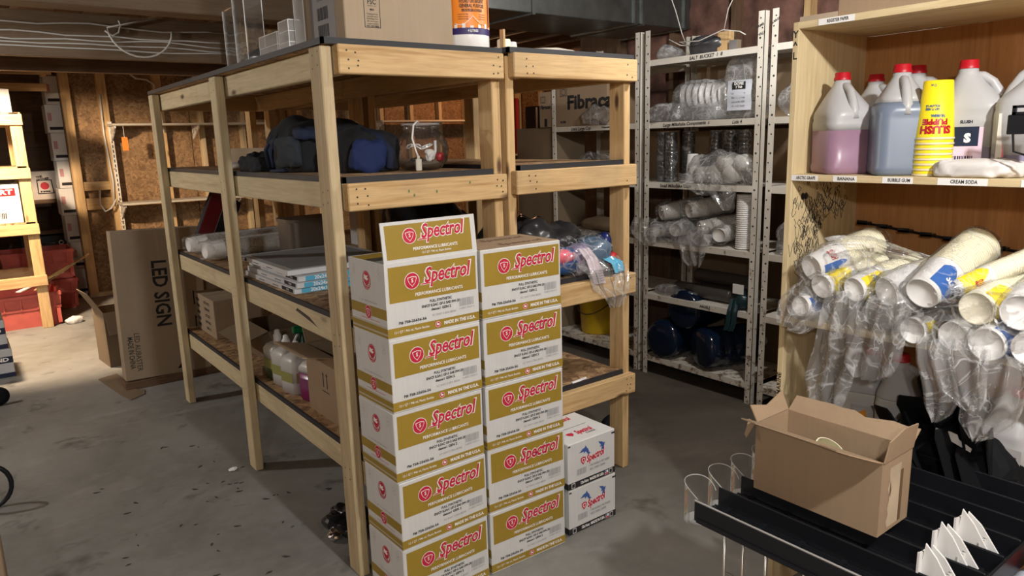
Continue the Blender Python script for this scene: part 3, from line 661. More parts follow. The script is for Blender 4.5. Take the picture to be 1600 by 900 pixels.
b.text('FSC', 0.022, FR(fx+0.029, 2.2346, fz+0.035), 0, 0.0004, width=0.03); b.text('www.fsc.org', 0.006, FR(fx+0.029, 2.2346, fz+0.023), 0, 0, width=0.03); b.text('MIX', 0.009, FR(fx+0.029, 2.2346, fz+0.011), 0, 0.0002)
for i, s in enumerate(['Packaging from', 'responsible sources', 'Emballage issu', 'de sources', 'responsables']): b.text(s, 0.0075, FR(fx+0.029, 2.2346, fz-0.002-0.0075*i), 0, 0, width=0.04)
b.text('FSC C019865', 0.008, FR(fx+0.029, 2.2346, fz-0.04), 0, 0.0002, width=0.044)
b.tube([(fx+0.017, 2.2346, fz+0.056), (fx+0.027, 2.2346, fz+0.052), (fx+0.035, 2.2346, fz+0.056), (fx+0.048, 2.2346, fz+0.074)], 0.0016, 4); b.disc(0.010, 0, FR(fx+0.036, 2.2346, fz+0.07), 10, r0=0.008)
part('printed_mark', b, INK, t, stuff=True)
b = MB(); b.rect(-2.50, zt+0.02, -2.30, zt+0.225, 0, LF(1.0646, 0, 0)); lb = part('grey_label', b, plain('grey_label', (0.17, 0.15, 0.14), 0.5), t)
b = MB()
for q, zz in ((0, zt+0.03), (1, zt+0.085)): b.barcode(0.085, 0.04, LF(1.0642, 2.44, zz), 0, 16, q)
for q in range(4): b.text('LOT 88%d  NET 12' % q, 0.012, LF(1.0642, 2.39, zt+0.15+q*0.018), 0, 0, width=0.09)
part('label_printing', b, INK, lb, stuff=True)
# detergent bottle
def rrect(wx, wy, r, z, cx=0, cy=0, n=5):
    P = []
    for qx, qy, a0 in ((1, 1, 0), (-1, 1, PI/2), (-1, -1, PI), (1, -1, 3*PI/2)):
        for i in range(n): a = a0+PI/2*i/(n-1); P.append((cx+qx*(wx/2-r)+r*math.cos(a), cy+qy*(wy/2-r)+r*math.sin(a), z))
    return P
bx, by = 1.597, 2.335
t = thing('detergent_bottle', 'large white detergent bottle with orange wrap label beside the big box', 'bottle', (bx, by, zt))
b = MB(); b.lathe([(0.083, 0), (0.088, 0.006), (0.088, 0.05), (0.087, 0.24), (0.07, 0.28), (0.03, 0.30), (0.03, 0.32)], 32, 0, TP(bx, by, zt), (True, True)); part('bottle', b, WHITE, t, True)
b = MB(); b.lathe([(0.0885, 0.052), (0.0885, 0.075)], 32, 0, TP(bx, by, zt)); part('purple_band', b, plain('purple_print', srgb(48, 34, 100), 0.5), t, True)
b = MB(); b.lathe([(0.0884, 0.075), (0.0876, 0.235)], 32, 0, TP(bx, by, zt)); ob = part('orange_label', b, ORANGEP, t, True)
def curved(b, s, size, z, a0, M0, R, width, bold=0.0003, shear=0.0):
    v, f = text_geo(s, size, bold, shear); xs = [p[0] for p in v]; k = width/(max(xs)-min(xs))
    b.add([(R*math.cos(a0+p[0]*k/R), R*math.sin(a0+p[0]*k/R), z+p[1]) for p in v], f, 0, M0)
def wrap(b, x0, z0, x1, z1, a0, M0, R, n=8): b.grid(lambda u, v: Vector((R*math.cos(a0+(x0+(x1-x0)*u)/R), R*math.sin(a0+(x0+(x1-x0)*u)/R), z0+(z1-z0)*v)), n, 1, 0, M0)
B0 = TP(bx, by, zt); a0 = -PI/2-0.28
b = MB(); curved(b, 'HYDRO DETERGENT', 0.017, 0.165, a0, B0, 0.0892, 0.098, 0.0007); curved(b, 'GENERAL PURPOSE', 0.017, 0.149, a0, B0, 0.0892, 0.098, 0.0007); curved(b, 'BIODEGRADABLE', 0.013, 0.134, a0, B0, 0.0892, 0.08, 0.0006)
for i in range(3):
    curved(b, 'nettoyant tout usage', 0.007, 0.121-0.008*i, a0-0.4, B0, 0.0892, 0.038, 0); curved(b, 'biodegradable 4L', 0.007, 0.121-0.008*i, a0+0.45, B0, 0.0892, 0.032, 0)
curved(b, 'NET 4L', 0.008, 0.085, a0+0.45, B0, 0.0892, 0.025, 0); part('label_printing', b, BROWNINK, ob, stuff=True)
b = MB(); curved(b, '7000', 0.026, 0.188, a0+0.12, B0, 0.0894, 0.042, 0.0012, 0.2); curved(b, '4 LITRES', 0.012, 0.064, a0, B0, 0.0892, 0.04, 0.0003)
for i in range(7): wrap(b, -0.10+0.03*i, 0.074, -0.088+0.03*i, 0.082+0.004*(i % 3), a0, B0, 0.0891, 2)
b.tube([(0.0892*math.cos(a0+q), 0.0892*math.sin(a0+q), 0.115-0.03*abs(math.sin(3*q))) for q in [-0.75+0.05*i for i in range(22)]], 0.0012, 4, 0, B0)
part('white_printing', b, WHITEP, ob, stuff=True)
b = MB()
for i in range(9): wrap(b, -0.13+0.036*i, 0.20+0.008*(i % 2), -0.10+0.036*i, 0.236, a0, B0, 0.0893, 3)
wrap(b, 0.075, 0.08, 0.082, 0.22, a0, B0, 0.0892, 2); part('purple_printing', b, plain('purple_print', (0.03, 0.02, 0.12)), ob, stuff=True)
# acrylic displays
def edge_frame(b, x0, y0, z0, x1, y1, z1, r):
    for zz in (z0, z1): b.tube([(x0, y0, zz), (x1, y0, zz), (x1, y1, zz), (x0, y1, zz)], r, 4, 0, None, True)
    for x in (x0, x1):
        for y in (y0, y1): b.tube([(x, y, z0), (x, y, z1)], r, 4)
ACE = plain('lit_acrylic_edge', (0.9, 0.92, 0.92), 0.15)
def acrylic_box(label, x0, y0, x1, y1, h, shelf=0):
    t = thing('acrylic_box', label, 'display', ((x0+x1)/2, (y0+y1)/2, zt), 0, 'clear acrylic displays on the top deck')
    b = MB(); b.box(x0, y0, zt+0.001, x1, y1, zt+h); part('acrylic_panels', b, ACRYL_W, t)
    e = MB(); edge_frame(e, x0, y0, zt+0.002, x1, y1, zt+h, 0.0018)
    for k in range(shelf): zz = zt+h*(k+1)/(shelf+1); e.tube([(x0, y0, zz), (x1, y0, zz), (x1, y1, zz), (x0, y1, zz)], 0.0014, 4, 0, None, True)
    part('bright_edges', e, ACE, t); return t
t = acrylic_box('shiny clear acrylic display box right behind the big cardboard box', 1.02, 2.595, 1.20, 2.69, 0.112, 2)
b = MB(); b.box(1.05, 2.62, zt+0.055, 1.11, 2.66, zt+0.08); part('dark_insert', b, plain('maroon_insert', (0.12, 0.05, 0.05)), t); b = MB(); b.box(1.12, 2.62, zt+0.055, 1.17, 2.66, zt+0.08); part('dark_insert', b, NAVY, t)
acrylic_box('low clear acrylic tray next to the shiny acrylic display box', 1.02, 2.71, 1.17, 2.90, 0.085, 1)
t = thing('acrylic_stand', 'tall clear bent acrylic sign stand at the far end of the deck', 'display', (1.06, 3.2, zt))
b = MB(); b.box(1.025, 3.06, zt+0.001, 1.028, 3.20, zt+0.30); b.box(1.028, 3.06, zt+0.001, 1.10, 3.063, zt+0.30); b.box(1.05, 3.20, zt+0.001, 1.053, 3.42, zt+0.26); part('acrylic_panels', b, ACRYL, t)
b = MB()
for (x, y, h) in ((1.026, 3.06, .30), (1.026, 3.20, .30), (1.10, 3.062, .30), (1.051, 3.42, .26)): b.tube([(x, y, zt+0.002), (x, y, zt+h)], 0.0016, 4)
part('bright_edges', b, ACE, t, stuff=True)
b = MB(); b.box(1.03, 3.28, zt, 1.06, 3.46, zt+0.008); solo('white_strip', b, WHITE, 'white plastic strip lying at the foot of the tall acrylic stand', 'strip', (1.04, 3.37, zt))
b = MB(); b.blob((1.18, 3.3, zt+0.05), (0.09, 0.20, 0.055), None, 0.02, 9, 4, flat=zt+0.0005-zt-0.05); solo('dark_bag', b, GREYBAG, 'dark crumpled plastic bag lying behind the tall acrylic stand', 'bag', (1.18, 3.3, zt), True)
t = thing('acrylic_stand', 'clear acrylic panel standing against the left side of the big box', 'display', (1.035, 2.5, zt)); b = MB(); b.box(1.04, 2.50, zt+0.001, 1.043, 2.585, zt+0.24); part('acrylic_panels', b, ACRYL_W, t)
b = MB(); b.tube([(1.041, 2.585, zt+0.002), (1.041, 2.585, zt+0.24)], 0.0016, 4); part('bright_edges', b, ACE, t)

# ================================================================ SECOND SHELF: bags and fish bowl
z2 = 1.4155
def soft(b, c, r, amp, freq, seed, p=0.7, mi=0): b.blob((c[0], c[1], c[2]), r, None, amp, freq, seed, 64, 34, p, mi, flat=-(c[2]-z2)+0.0005, fine=0.010)
t = thing('duffel_bag', 'large slumped black and navy duffel bag beside the grey corner post', 'bag', (1.28, 2.85, z2))
b = MB(); soft(b, (1.25, 2.97, z2+0.075), (0.17, 0.22, 0.13), 0.05, 5, 2); part('bag_body', b, DKFAB, t, True)
b = MB(); b.blob((1.085, 2.90, z2+0.080), (0.025, 0.14, 0.06), None, 0.02, 10, 5, 40, 22, 0.6, fine=0.007); part('side_pocket', b, plain('slate_fabric', srgb(44, 52, 60), 0.9, var=.2), t, True)
b = MB(); b.blob((1.14, 2.82, z2+0.145), (0.055, 0.085, 0.030), None, 0.02, 12, 8, 36, 20, 0.7, fine=0.007); part('blue_panel', b, NAVY, t, True)
b = MB()
for dy in (-0.02, 0.03): b.tube([(1.06, 3.0+dy, z2+0.02), (1.05, 3.0+dy, z2+0.09), (1.10, 2.99+dy, z2+0.17), (1.2, 2.97+dy, z2+0.205), (1.3, 2.97+dy, z2+0.2)], 0.010, 5)
b.tube([(1.05, 2.99, z2+0.006), (1.055, 2.9, z2+0.008), (1.09, 2.86, z2+0.012)], 0.007, 5); part('strap', b, NAVY, t, True)
t = thing('backpack', 'blue and black backpack lying between the corner post and fish bowl', 'bag', (1.35, 2.55, z2))
b = MB(); soft(b, (1.27, 2.60, z2+0.062), (0.12, 0.13, 0.10), 0.03, 6, 12); part('bag_body', b, DKFAB, t, True)
b = MB(); b.blob((1.23, 2.475, z2+0.065), (0.07, 0.025, 0.062), None, 0.02, 12, 3, 40, 22, 0.6, fine=0.006); part('blue_panel', b, BLUEF, t, True)
b = MB(); b.tube([(1.31, 2.455, z2+0.012), (1.325, 2.465, z2+0.07), (1.30, 2.50, z2+0.12), (1.26, 2.57, z2+0.15)], [0.016, 0.02, 0.022, 0.018], 6); b.tube([(1.355, 2.55, z2+0.015), (1.36, 2.55, z2+0.06), (1.345, 2.58, z2+0.10)], 0.016, 6); part('strap', b, NAVY, t, True)
b = MB(); soft(b, (1.06, 3.20, z2+0.028), (0.055, 0.11, 0.05), 0.025, 10, 6); solo('black_pouch', b, DKFAB, 'small limp black pouch at the middle post of the second shelf', 'bag', (1.06, 3.2, z2), True)
b = MB(); b.blob((1.13, 3.72, z2+0.014), (0.06, 0.12, 0.018), None, 0.012, 10, 9, flat=-0.0135); solo('crumpled_paper', b, PAPERW, 'crumpled pale paper beyond the middle post on the second shelf', 'paper', (1.13, 3.72, z2), True)
b = MB(); b.box(1.22, 3.3, z2, 1.56, 4.3, z2+0.10); solo('flat_grey_carton', b, CARD_P, 'long flat pale carton at the back of the second shelf', 'box', (1.4, 3.8, z2))
# fish bowl
fx, fy = 1.455, 2.46
t = thing('fish_bowl', 'round clear plastic fish bowl holding tubing and gravel', 'bowl', (fx, fy, z2))
prof = [(0.0, 0.001), (0.055, 0.0012), (0.075, 0.006), (0.098, 0.035), (0.106, 0.075), (0.099, 0.112), (0.08, 0.138), (0.068, 0.148), (0.066, 0.168), (0.070, 0.172)]
b = MB(); b.lathe(prof, 40, 0, TP(fx, fy, z2)); part('bowl', b, GLASS, t, True)
b = MB(); b.lathe([(0.069, 0.168), (0.073, 0.170), (0.073, 0.176), (0.067, 0.176)], 36, 0, TP(fx, fy, z2)); part('rim', b, ACRYL_W, t, True)
b = MB(); b.blob((fx, fy, z2+0.02), (0.078, 0.078, 0.016), None, 0.008, 20, 3, 24, 8); part('gravel', b, plain('gravel', (0.26, 0.20, 0.14), 0.9, var=.4), t, True)
b = MB(); b.tube([(fx+0.03, fy-0.03, z2+0.04), (fx+0.05, fy-0.02, z2+0.07), (fx+0.045, fy-0.03, z2+0.11)], 0.006, 6); b.tube([(fx-0.05+0.03*math.cos(a), fy-0.03+0.02*math.sin(a), z2+0.09+0.008*math.sin(2*a)) for a in [0.5*i for i in range(13)]], 0.0035, 5)
b.tube([(fx+0.02+0.028*math.cos(a), fy+0.02*math.sin(a), z2+0.088+0.01*math.cos(a)) for a in [0.5*i for i in range(14)]], 0.0035, 5); part('air_tubing', b, WHITE, t, True)
b = MB(); b.blob((fx+0.015, fy-0.03, z2+0.055), (0.018, 0.02, 0.022), None, 0.014, 30, 2, 14, 9); part('crumpled_bag', b, PAPERW, t)
b = MB(); b.blob((fx+0.06, fy-0.035, z2+0.047), (0.016, 0.014, 0.018), None, 0.004, 20, 2, 12, 8, 0.6); part('red_ornament', b, REDP, t, True)
b = MB(); b.blob((fx-0.03, fy-0.02, z2+0.04), (0.03, 0.02, 0.01), None, 0.006, 20, 4, 12, 8); part('dark_ornament', b, NAIL, t, True)
t = thing('power_cord', 'white cord with flat plug hanging out of the fish bowl', 'cord', (fx-0.075, fy-0.08, z2))
b = MB(); b.tube([(fx-0.03, fy-0.045, z2+0.175), (fx-0.05, fy-0.062, z2+0.182), (fx-0.07, fy-0.07, z2+0.168), (fx-0.082, fy-0.076, z2+0.12), (fx-0.075, fy-0.086, z2+0.075), (fx-0.07, fy-0.092, z2+0.052)], 0.0036, 6); part('cord', b, WHITE, t, True)
b = MB(); b.box(fx-0.082, fy-0.099, z2+0.001, fx-0.058, fy-0.088, z2+0.045, 0.003); b.box(fx-0.076, fy-0.097, z2+0.045, fx-0.064, fy-0.09, z2+0.056, 0.002); part('plug', b, plain('beige_plug', (0.62, 0.60, 0.52)), t)

# ================================================================ THIRD SHELF
z3 = 0.9335
def cup_sleeve(label, p0, d, L, r0, r1, pitch, group, film_m=FILM_T, body=WHITECUP, prnt=None, front=0.10, loc=None, face=True, fr=1.16, cat='cup sleeve', rimm=None, ptxt=None):
    """a sleeve of nested cups: bottom of the first cup at p0, axis d"""
    M = along(p0, d); t = thing('cup_sleeve', label, cat, loc or p0, 0, group)
    b = MB(); b.lathe([(0.0, 0.003), (r0*0.9, 0.003), (r0*0.93, 0.0), (r0, 0.0), (r0+(r1-r0)*0.93, front*0.95), (r1*1.03, front*0.96), (r1*1.03, front), (r1*0.98, front)], 24, 0, M, (True, False)); part('front_cup', b, body, t, True)
    if prnt:
        k = r0/0.035
        b = MB(); q0, q1 = prnt[1], prnt[2]
        ra = lambda z: r0+(r1-r0)*z/front+0.0006
        b.grid(lambda u, v: Vector((ra(front*(0.12+0.78*v*(0.8+0.2*math.sin(9*u))))*math.cos(q0+(q1-q0)*u), ra(front*(0.12+0.78*v))*math.sin(q0+(q1-q0)*u), front*(0.12+0.78*v*(0.8+0.2*math.sin(9*u))))), 12, 4, 0, M)
        part('printed_patch', b, prnt[0], t, True)
        if ptxt:
            b = MB(); v, f = text_geo(ptxt[0], 0.03, 0.0012, 0.1); xs = [x[0] for x in v]; kk = ptxt[2]/(max(xs)-min(xs))
            aa = (q0+q1)/2 + (ptxt[3] if len(ptxt) > 3 else 0)
            b.add([((ra(front*0.5)+0.0007)*math.cos(aa+x[0]*kk/r1), (ra(front*0.5)+0.0007)*math.sin(aa+x[0]*kk/r1), front*0.52+x[1]) for x in v], f, 0, M)
            part('cup_lettering', b, ptxt[1], t)
    b = MB(); n = int((L-front)/pitch); pr = []
    for i in range(n):
        z = front+i*pitch; pr += [(r1*0.96, z), (r1*0.97, z+pitch*0.35), (r1*1.03, z+pitch*0.45), (r1*1.03, z+pitch*0.85), (r1*0.96, z+pitch*0.95)]
    b.lathe(pr, 22, 0, M, (False, True)); part('nested_cups', b, rimm or body, t, stuff=True)
    b = MB(); R = r1*fr
    def fn(u, v):
        z = -0.018+(L+0.05)*v; a = 2*PI*u; rr = R*(1.0 if 0.06 < v < 0.93 else 0.86 if v <= 0.06 else 0.7)
        q = Vector((rr*math.cos(a), rr*math.sin(a), z)); k = mnoise.noise(q*30+Vector(p0)*9)
        return q*1.0+Vector((math.cos(a), math.sin(a), 0))*k*0.006
    b.grid(fn, 26, 22, 0, M); part('film_sleeve', b, film_m, t, True); return t
cup_sleeve('farther clear sleeve of white cups lying on the third shelf', (1.01, 4.33, z3+0.056), (0.80, 0.08, 0.0), 0.60, 0.040, 0.048, 0.011, 'white cup sleeves on the third shelf', FILM_T)
cup_sleeve('nearer clear sleeve of white cups lying on the third shelf', (1.01, 4.00, z3+0.056), (0.80, 0.10, 0.0), 0.58, 0.042, 0.050, 0.011, 'white cup sleeves on the third shelf', FILM_T)
t = thing('picture_box', 'tilted red and black flat box behind the clear cup sleeves', 'box', (1.18, 4.47, z3))
M = Matrix.Translation((1.13, 4.46, z3+0.075)) @ RZ(0.35) @ RY(0.50)
b = MB(); b.box(-0.05, -0.012, -0.01, 0.16, 0.02, 0.29, 0.003, 0, M); part('box_body', b, BLACK, t)
b = MB(); b.box(-0.048, -0.0135, 0.0, 0.045, -0.012, 0.275, 0, 0, M); part('red_panel', b, plain('dark_red_print', srgb(120, 24, 30), 0.35), t)
b = MB(); b.box(0.045, -0.0137, 0.0, 0.050, -0.012, 0.275, 0, 0, M); b.text('TRIPP', 0.022, M @ FR(0.10, -0.0137, 0.17), 0, 0.0004); b.text('FRAY', 0.022, M @ FR(0.10, -0.0137, 0.145), 0, 0.0004); part('grey_printing', b, plain('dim_grey_print', (0.25, 0.24, 0.24)), t, stuff=True)
# furnace filters
def furnace_filter(label, x0, y0, z0, x1, y1, blue, rz=0.0):
    t = thing('air_filter', label, 'air filter', (x0, y0, z0), rz, 'flat air filters on the third shelf'); RM[t.name] = Matrix.Translation((x0, y0, z0))
    h = 0.0215; b = MB(); b.box(x0, y0, z0, x1, y1, z0+h, 0.001); part('frame', b, plain('filter_card', (0.60, 0.61, 0.62), 0.6), t)
    b = MB(); b.box(x0+0.03, y0+0.03, z0+h-0.0005, x1-0.03, y1-0.03, z0+h+0.0006); part('grey_media', b, plain('filter_media', (0.30, 0.31, 0.32), 0.8, var=.1), t)
    b = MB()
    if blue:
        b.rect(x0+0.03, z0+0.001, x1-0.01, z0+h-0.001, 0, FR(0, y0-0.0004, 0)); part('blue_label', b, SKYP, t)
        b = MB(); b.text('20x24x1', 0.021, FR(x0+0.105, y0-0.0008, z0+h/2), 0, 0.0004); part('size_lettering', b, WHITEP, t, stuff=True)
    b = MB(); b.rect(-y0-0.14, z0+0.003, -y0-0.015, z0+h-0.003, 0, LF(x0-0.0004, 0, 0)) if blue else b.rect(-y1+0.01, z0+0.003, -y1+0.09, z0+h-0.003, 0, LF(x0-0.0004, 0, 0))
    for yy in (0.25, 0.42): b.rect(-y0-yy, z0+0.008, -y0-yy+0.07, z0+0.011, 0, LF(x0-0.0004, 0, 0))
    part('black_label', b, INK, t)
    b = MB(); b.text('NATURALAIRE'[0:0]+'FILTER', 0.010, LF(x0-0.0007, (y0+0.075) if blue else y1-0.05, z0+h/2), 0, 0.0002); part('label_lettering', b, WHITEP, t, stuff=True)
    return t
for i, (dx, dy, lb) in enumerate([(0, 0, 'white 20x24x1 air filter with blue end label, lowest of the pile'), (0.008, -0.012, 'white 20x24x1 air filter with blue end label, second from the bottom'), (0.022, 0.004, 'white 20x24x1 air filter with blue end label, just under the grey one')]):
    furnace_filter(lb, 1.032+dx, 2.80+dy, z3+0.0235*i, 1.54+dx, 3.41+dy, True)
furnace_filter('grey air filter without blue label lying on top of the filter pile', 1.025, 2.84, z3+0.0235*3, 1.53, 3.44, False)
# things at the back of the third shelf and beyond
t = thing('metal_canister', 'wide dull grey metal container behind the open carton flap', 'container', (1.45, 3.08, z3))
t.location = (1.45, 3.62, z3); RM[t.name] = Matrix.Translation((1.45, 3.62, z3))
b = MB(); b.loft([rrect(0.30, 0.22, 0.05, z, 1.46, 3.64) for z in (z3+0.001, z3+0.02, z3+0.20, z3+0.22)]); part('body', b, plain('brushed_grey', (0.16, 0.14, 0.12), 0.4, 0.6), t, True)
b = MB(); b.loft([rrect(0.31, 0.23, 0.05, z, 1.46, 3.64) for z in (z3+0.205, z3+0.222)]); part('lid', b, plain('brushed_grey', (0.16, 0.14, 0.12)), t)
carton_box('white_box', 'plain pale grey box in the back row of the clean unit', 1.80, 3.55, 0.9505, 2.10, 3.90, 1.19, plain('pale_grey_box', (0.5, 0.5, 0.5), 0.6))
carton_box('red_box', 'narrow dark red box between the pale grey box and black bag', 2.105, 3.60, 0.9505, 2.15, 3.85, 1.18, plain('dark_red_print', (0.2, 0.01, 0.01)), seam=False)
zu3 = 0.9505
def lump(name, label, cat, c, r, m, amp=0.04, freq=6, seed=1, zf=None, p=0.85, smooth=True, extra=None):
    t = thing(name, label, cat, (c[0], c[1], zf)); b = MB(); b.blob(c, r, None, amp, freq, seed, 72, 40, p, flat=zf-c[2]+0.0006, fine=0.012); part('bag_body', b, m, t, smooth); 
    if extra: extra(t)
    return t
def wl(t):
    b = MB(); b.add([(1.86, 2.62, 1.262), (1.92, 2.615, 1.262), (1.93, 2.612, 1.235), (1.885, 2.612, 1.232)], [(0, 1, 2, 3)]); 
lump('garbage_bag', 'full black garbage bag at the middle of the clean unit', 'bag', (1.93, 3.25, zu3+0.15), (0.20, 0.22, 0.16), DKBAG, 0.035, 6, 3, zu3)
lump('garbage_bag', 'charcoal plastic bag slumped behind the blue packaged bundle', 'bag', (2.10, 2.62, zu3+0.09), (0.19, 0.24, 0.115), GREYBAG, 0.055, 7, 8, zu3)
# blue / pink packaged bundle in clear film
t = thing('packaged_bundle', 'bundle of blue and pink printed packs in clear film at the front edge', 'package', (2.09, 2.29, zu3))
BL1 = plain('pack_blue', srgb(40, 84, 140), 0.3, var=.3); 
for i, (c, r, m, sd, nmx) in enumerate([((1.99, 2.28, zu3+0.055), (0.10, 0.07, 0.055), BL1, 2, 'blue_pack'), ((1.955, 2.25, zu3+0.085), (0.075, 0.05, 0.03), PINKP, 4, 'pink_pack'), ((2.085, 2.27, zu3+0.06), (0.06, 0.075, 0.06), plain('lilac_pack', srgb(150, 140, 170), 0.35), 6, 'lilac_pack'), ((2.19, 2.28, zu3+0.07), (0.075, 0.08, 0.07), plain('slate_pack', srgb(92, 116, 140), 0.3, var=.2), 7, 'slate_pack'), ((2.245, 2.24, zu3+0.045), (0.042, 0.03, 0.03), REDP, 9, 'red_pack'), ((2.262, 2.30, zu3+0.085), (0.035, 0.05, 0.07), plain('navy_pack', srgb(28, 40, 96), 0.3), 11, 'navy_pack')]):
    b = MB(); b.blob(c, r, None, 0.018, 14, sd, 22, 12, 0.8, flat=zu3-c[2]+0.0006); part(nmx, b, m, t, True)
b = MB()
for i in range(7): x = 1.91+0.028*i; b.tube([(x, 2.235-0.01*math.sin(i), zu3+0.02+0.008*i), (x+0.02, 2.215, zu3+0.06), (x+0.035, 2.225, zu3+0.10)], 0.004, 4)
part('pink_stripe', b, PINKP, t, stuff=True)
b = MB(); b.ribbon([(2.06, 2.20, zu3+0.115), (2.075, 2.165, zu3+0.07), (2.085, 2.150, zu3+0.02), (2.105, 2.148, zu3-0.035)], [0.075, 0.07, 0.07, 0.06], (1, 0, 0), (0, -1, 0), 1.6, 0.007, 2, 20, 20); o = part('hanging_flap', b, plain('pale_pink_print', srgb(196, 184, 190), 0.35), t, True)
b = MB()
for i in range(5): b.rect(-0.025, 0, 0.025, 0.003, 0, FR(2.088+0.003*i, 2.138, zu3+0.025-0.011*i))
part('small_print', b, GREYINK, o, stuff=True)
b = MB(); b.ribbon([(2.20, 2.2, zu3+0.06), (2.215, 2.16, zu3+0.04), (2.22, 2.148, zu3-0.0), ], [0.05, 0.055, 0.05], (1, 0, 0.1), (0, -1, 0), 1.4, 0.006, 4, 14, 12); part('sky_blue_flap', b, SKYP, t, True)
b = MB(); b.ribbon([(2.14, 2.2, zu3+0.06), (2.16, 2.155, zu3+0.02), (2.17, 2.14, zu3-0.05), (2.19, 2.14, zu3-0.10), (2.20, 2.15, zu3-0.15)], [0.26, 0.25, 0.22, 0.15, 0.08], (1, 0, 0), (0, -1, 0), 3, 0.012, 5, 30, 30); part('film_tail', b, FILM, t, True)
b = MB(); b.blob((2.1, 2.29, zu3+0.075), (0.20, 0.11, 0.085), None, 0.03, 12, 21, 40, 22, 0.8, flat=-0.0735); part('film_wrap', b, FILM_T, t, True)
b = MB(); b.tube([(1.99, 2.205, 0.488), (2.03, 2.20, 0.492), (2.08, 2.215, 0.488)], 0.006, 5); solo('paper_scrap', b, PAPERW, 'thin twisted white scrap on the bottom deck of the clean unit', 'scrap', (2.03, 2.2, 0.485))
# ================================================================ BOTTOM SHELF of the grey-post unit
z4 = 0.4495
def flapbox(name, label, x0, y0, z0, x1, y1, h, m, rz=0, flaps=(1, 1, 1, 1), ang=(2.2, 2.2, 2.2, 2.2), fl=0.10, group=None, mi=CARD_IN, cat='box'):
    """open carton; flaps: left(-X), right(+X), front(-Y), rear(+Y), ang from upright inside"""
    t = thing(name, label, cat, ((x0+x1)/2, (y0+y1)/2, z0), rz, group); RM[t.name] = Matrix.Translation(((x0+x1)/2, (y0+y1)/2, z0))
    th = 0.004; b = MB(); b.box(x0, y0, z0, x1, y1, z0+th); b.box(x0, y0, z0+th, x0+th, y1, z0+h); b.box(x1-th, y0, z0+th, x1, y1, z0+h); b.box(x0+th, y0, z0+th, x1-th, y0+th, z0+h); b.box(x0+th, y1-th, z0+th, x1-th, y1, z0+h)
    part('carton', b, m, t)
    for k, on in enumerate(flaps):
        if not on: continue
        f = fl if not isinstance(fl, (list, tuple)) else fl[k]
        b = MB()
        if k == 0: M = Matrix.Translation((x0, (y0+y1)/2, z0+h)) @ RY(-ang[k]); b.box(0, y0-(y0+y1)/2+0.003, 0, th, y1-(y0+y1)/2-0.003, f, 0, 0, M)
        if k == 1: M = Matrix.Translation((x1, (y0+y1)/2, z0+h)) @ RY(ang[k]); b.box(-th, y0-(y0+y1)/2+0.003, 0, 0, y1-(y0+y1)/2-0.003, f, 0, 0, M)
        if k == 2: M = Matrix.Translation(((x0+x1)/2, y0, z0+h)) @ RX(ang[k]); b.box(x0-(x0+x1)/2+0.003, 0, 0, x1-(x0+x1)/2-0.003, th, f, 0, 0, M)
        if k == 3: M = Matrix.Translation(((x0+x1)/2, y1, z0+h)) @ RX(-ang[k]); b.box(x0-(x0+x1)/2+0.003, -th, 0, x1-(x0+x1)/2-0.003, 0, f, 0, 0, M)
        part('flap', b, m, t)
    return t
t = carton_box('printed_carton', 'brown carton with dense black print on its side, bottom shelf far end', 1.07, 4.19, z4, 1.40, 4.58, z4+0.225, CARD_P)
b = MB()
for i in range(5):
    b.text(['QTY 24 PCS', 'ITEM 40-55', 'LOT 2231', 'N.W. 8 KG', 'C/NO. 12'][i], 0.022, LF(1.0693, 4.33, z4+0.19-0.038*i), 0, 0.0006); b.barcode(0.07, 0.018, LF(1.0693, 4.55, z4+0.18-0.038*i), 0, 9, i)
for i in range(3): b.tube([(1.16+0.03*i, 4.1893, z4+0.20), (1.17+0.03*i, 4.1893, z4+0.15)], 0.0006, 4)
part('black_printing', b, INK, t, stuff=True)
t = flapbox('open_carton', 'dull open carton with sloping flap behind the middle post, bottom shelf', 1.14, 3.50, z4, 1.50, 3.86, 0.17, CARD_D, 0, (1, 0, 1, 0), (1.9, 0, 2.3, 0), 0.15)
# tall carton with open flap by the corner post
t = flapbox('open_carton', 'brown open carton with raised dark flap next to the corner post', 1.055, 2.50, z4, 1.36, 2.80, 0.275, CARD, 0, (1, 0, 0, 1), (1.35, 0, 0, 0.35), 0.13)
b = MB(); q = 0.0004
for yy in (2.60, 2.635): b.poly([(-0.004, 0), (0.004, 0), (0.004, 0.05), (0.009, 0.05), (0, 0.064), (-0.009, 0.05), (-0.004, 0.05)], 0, LF(1.0546, yy, z4+0.13))
b.rect(-0.035, -0.014, 0.035, -0.010, 0, LF(1.0546, 2.617, z4+0.125)); part('arrow_print', b, INK, t, stuff=True)
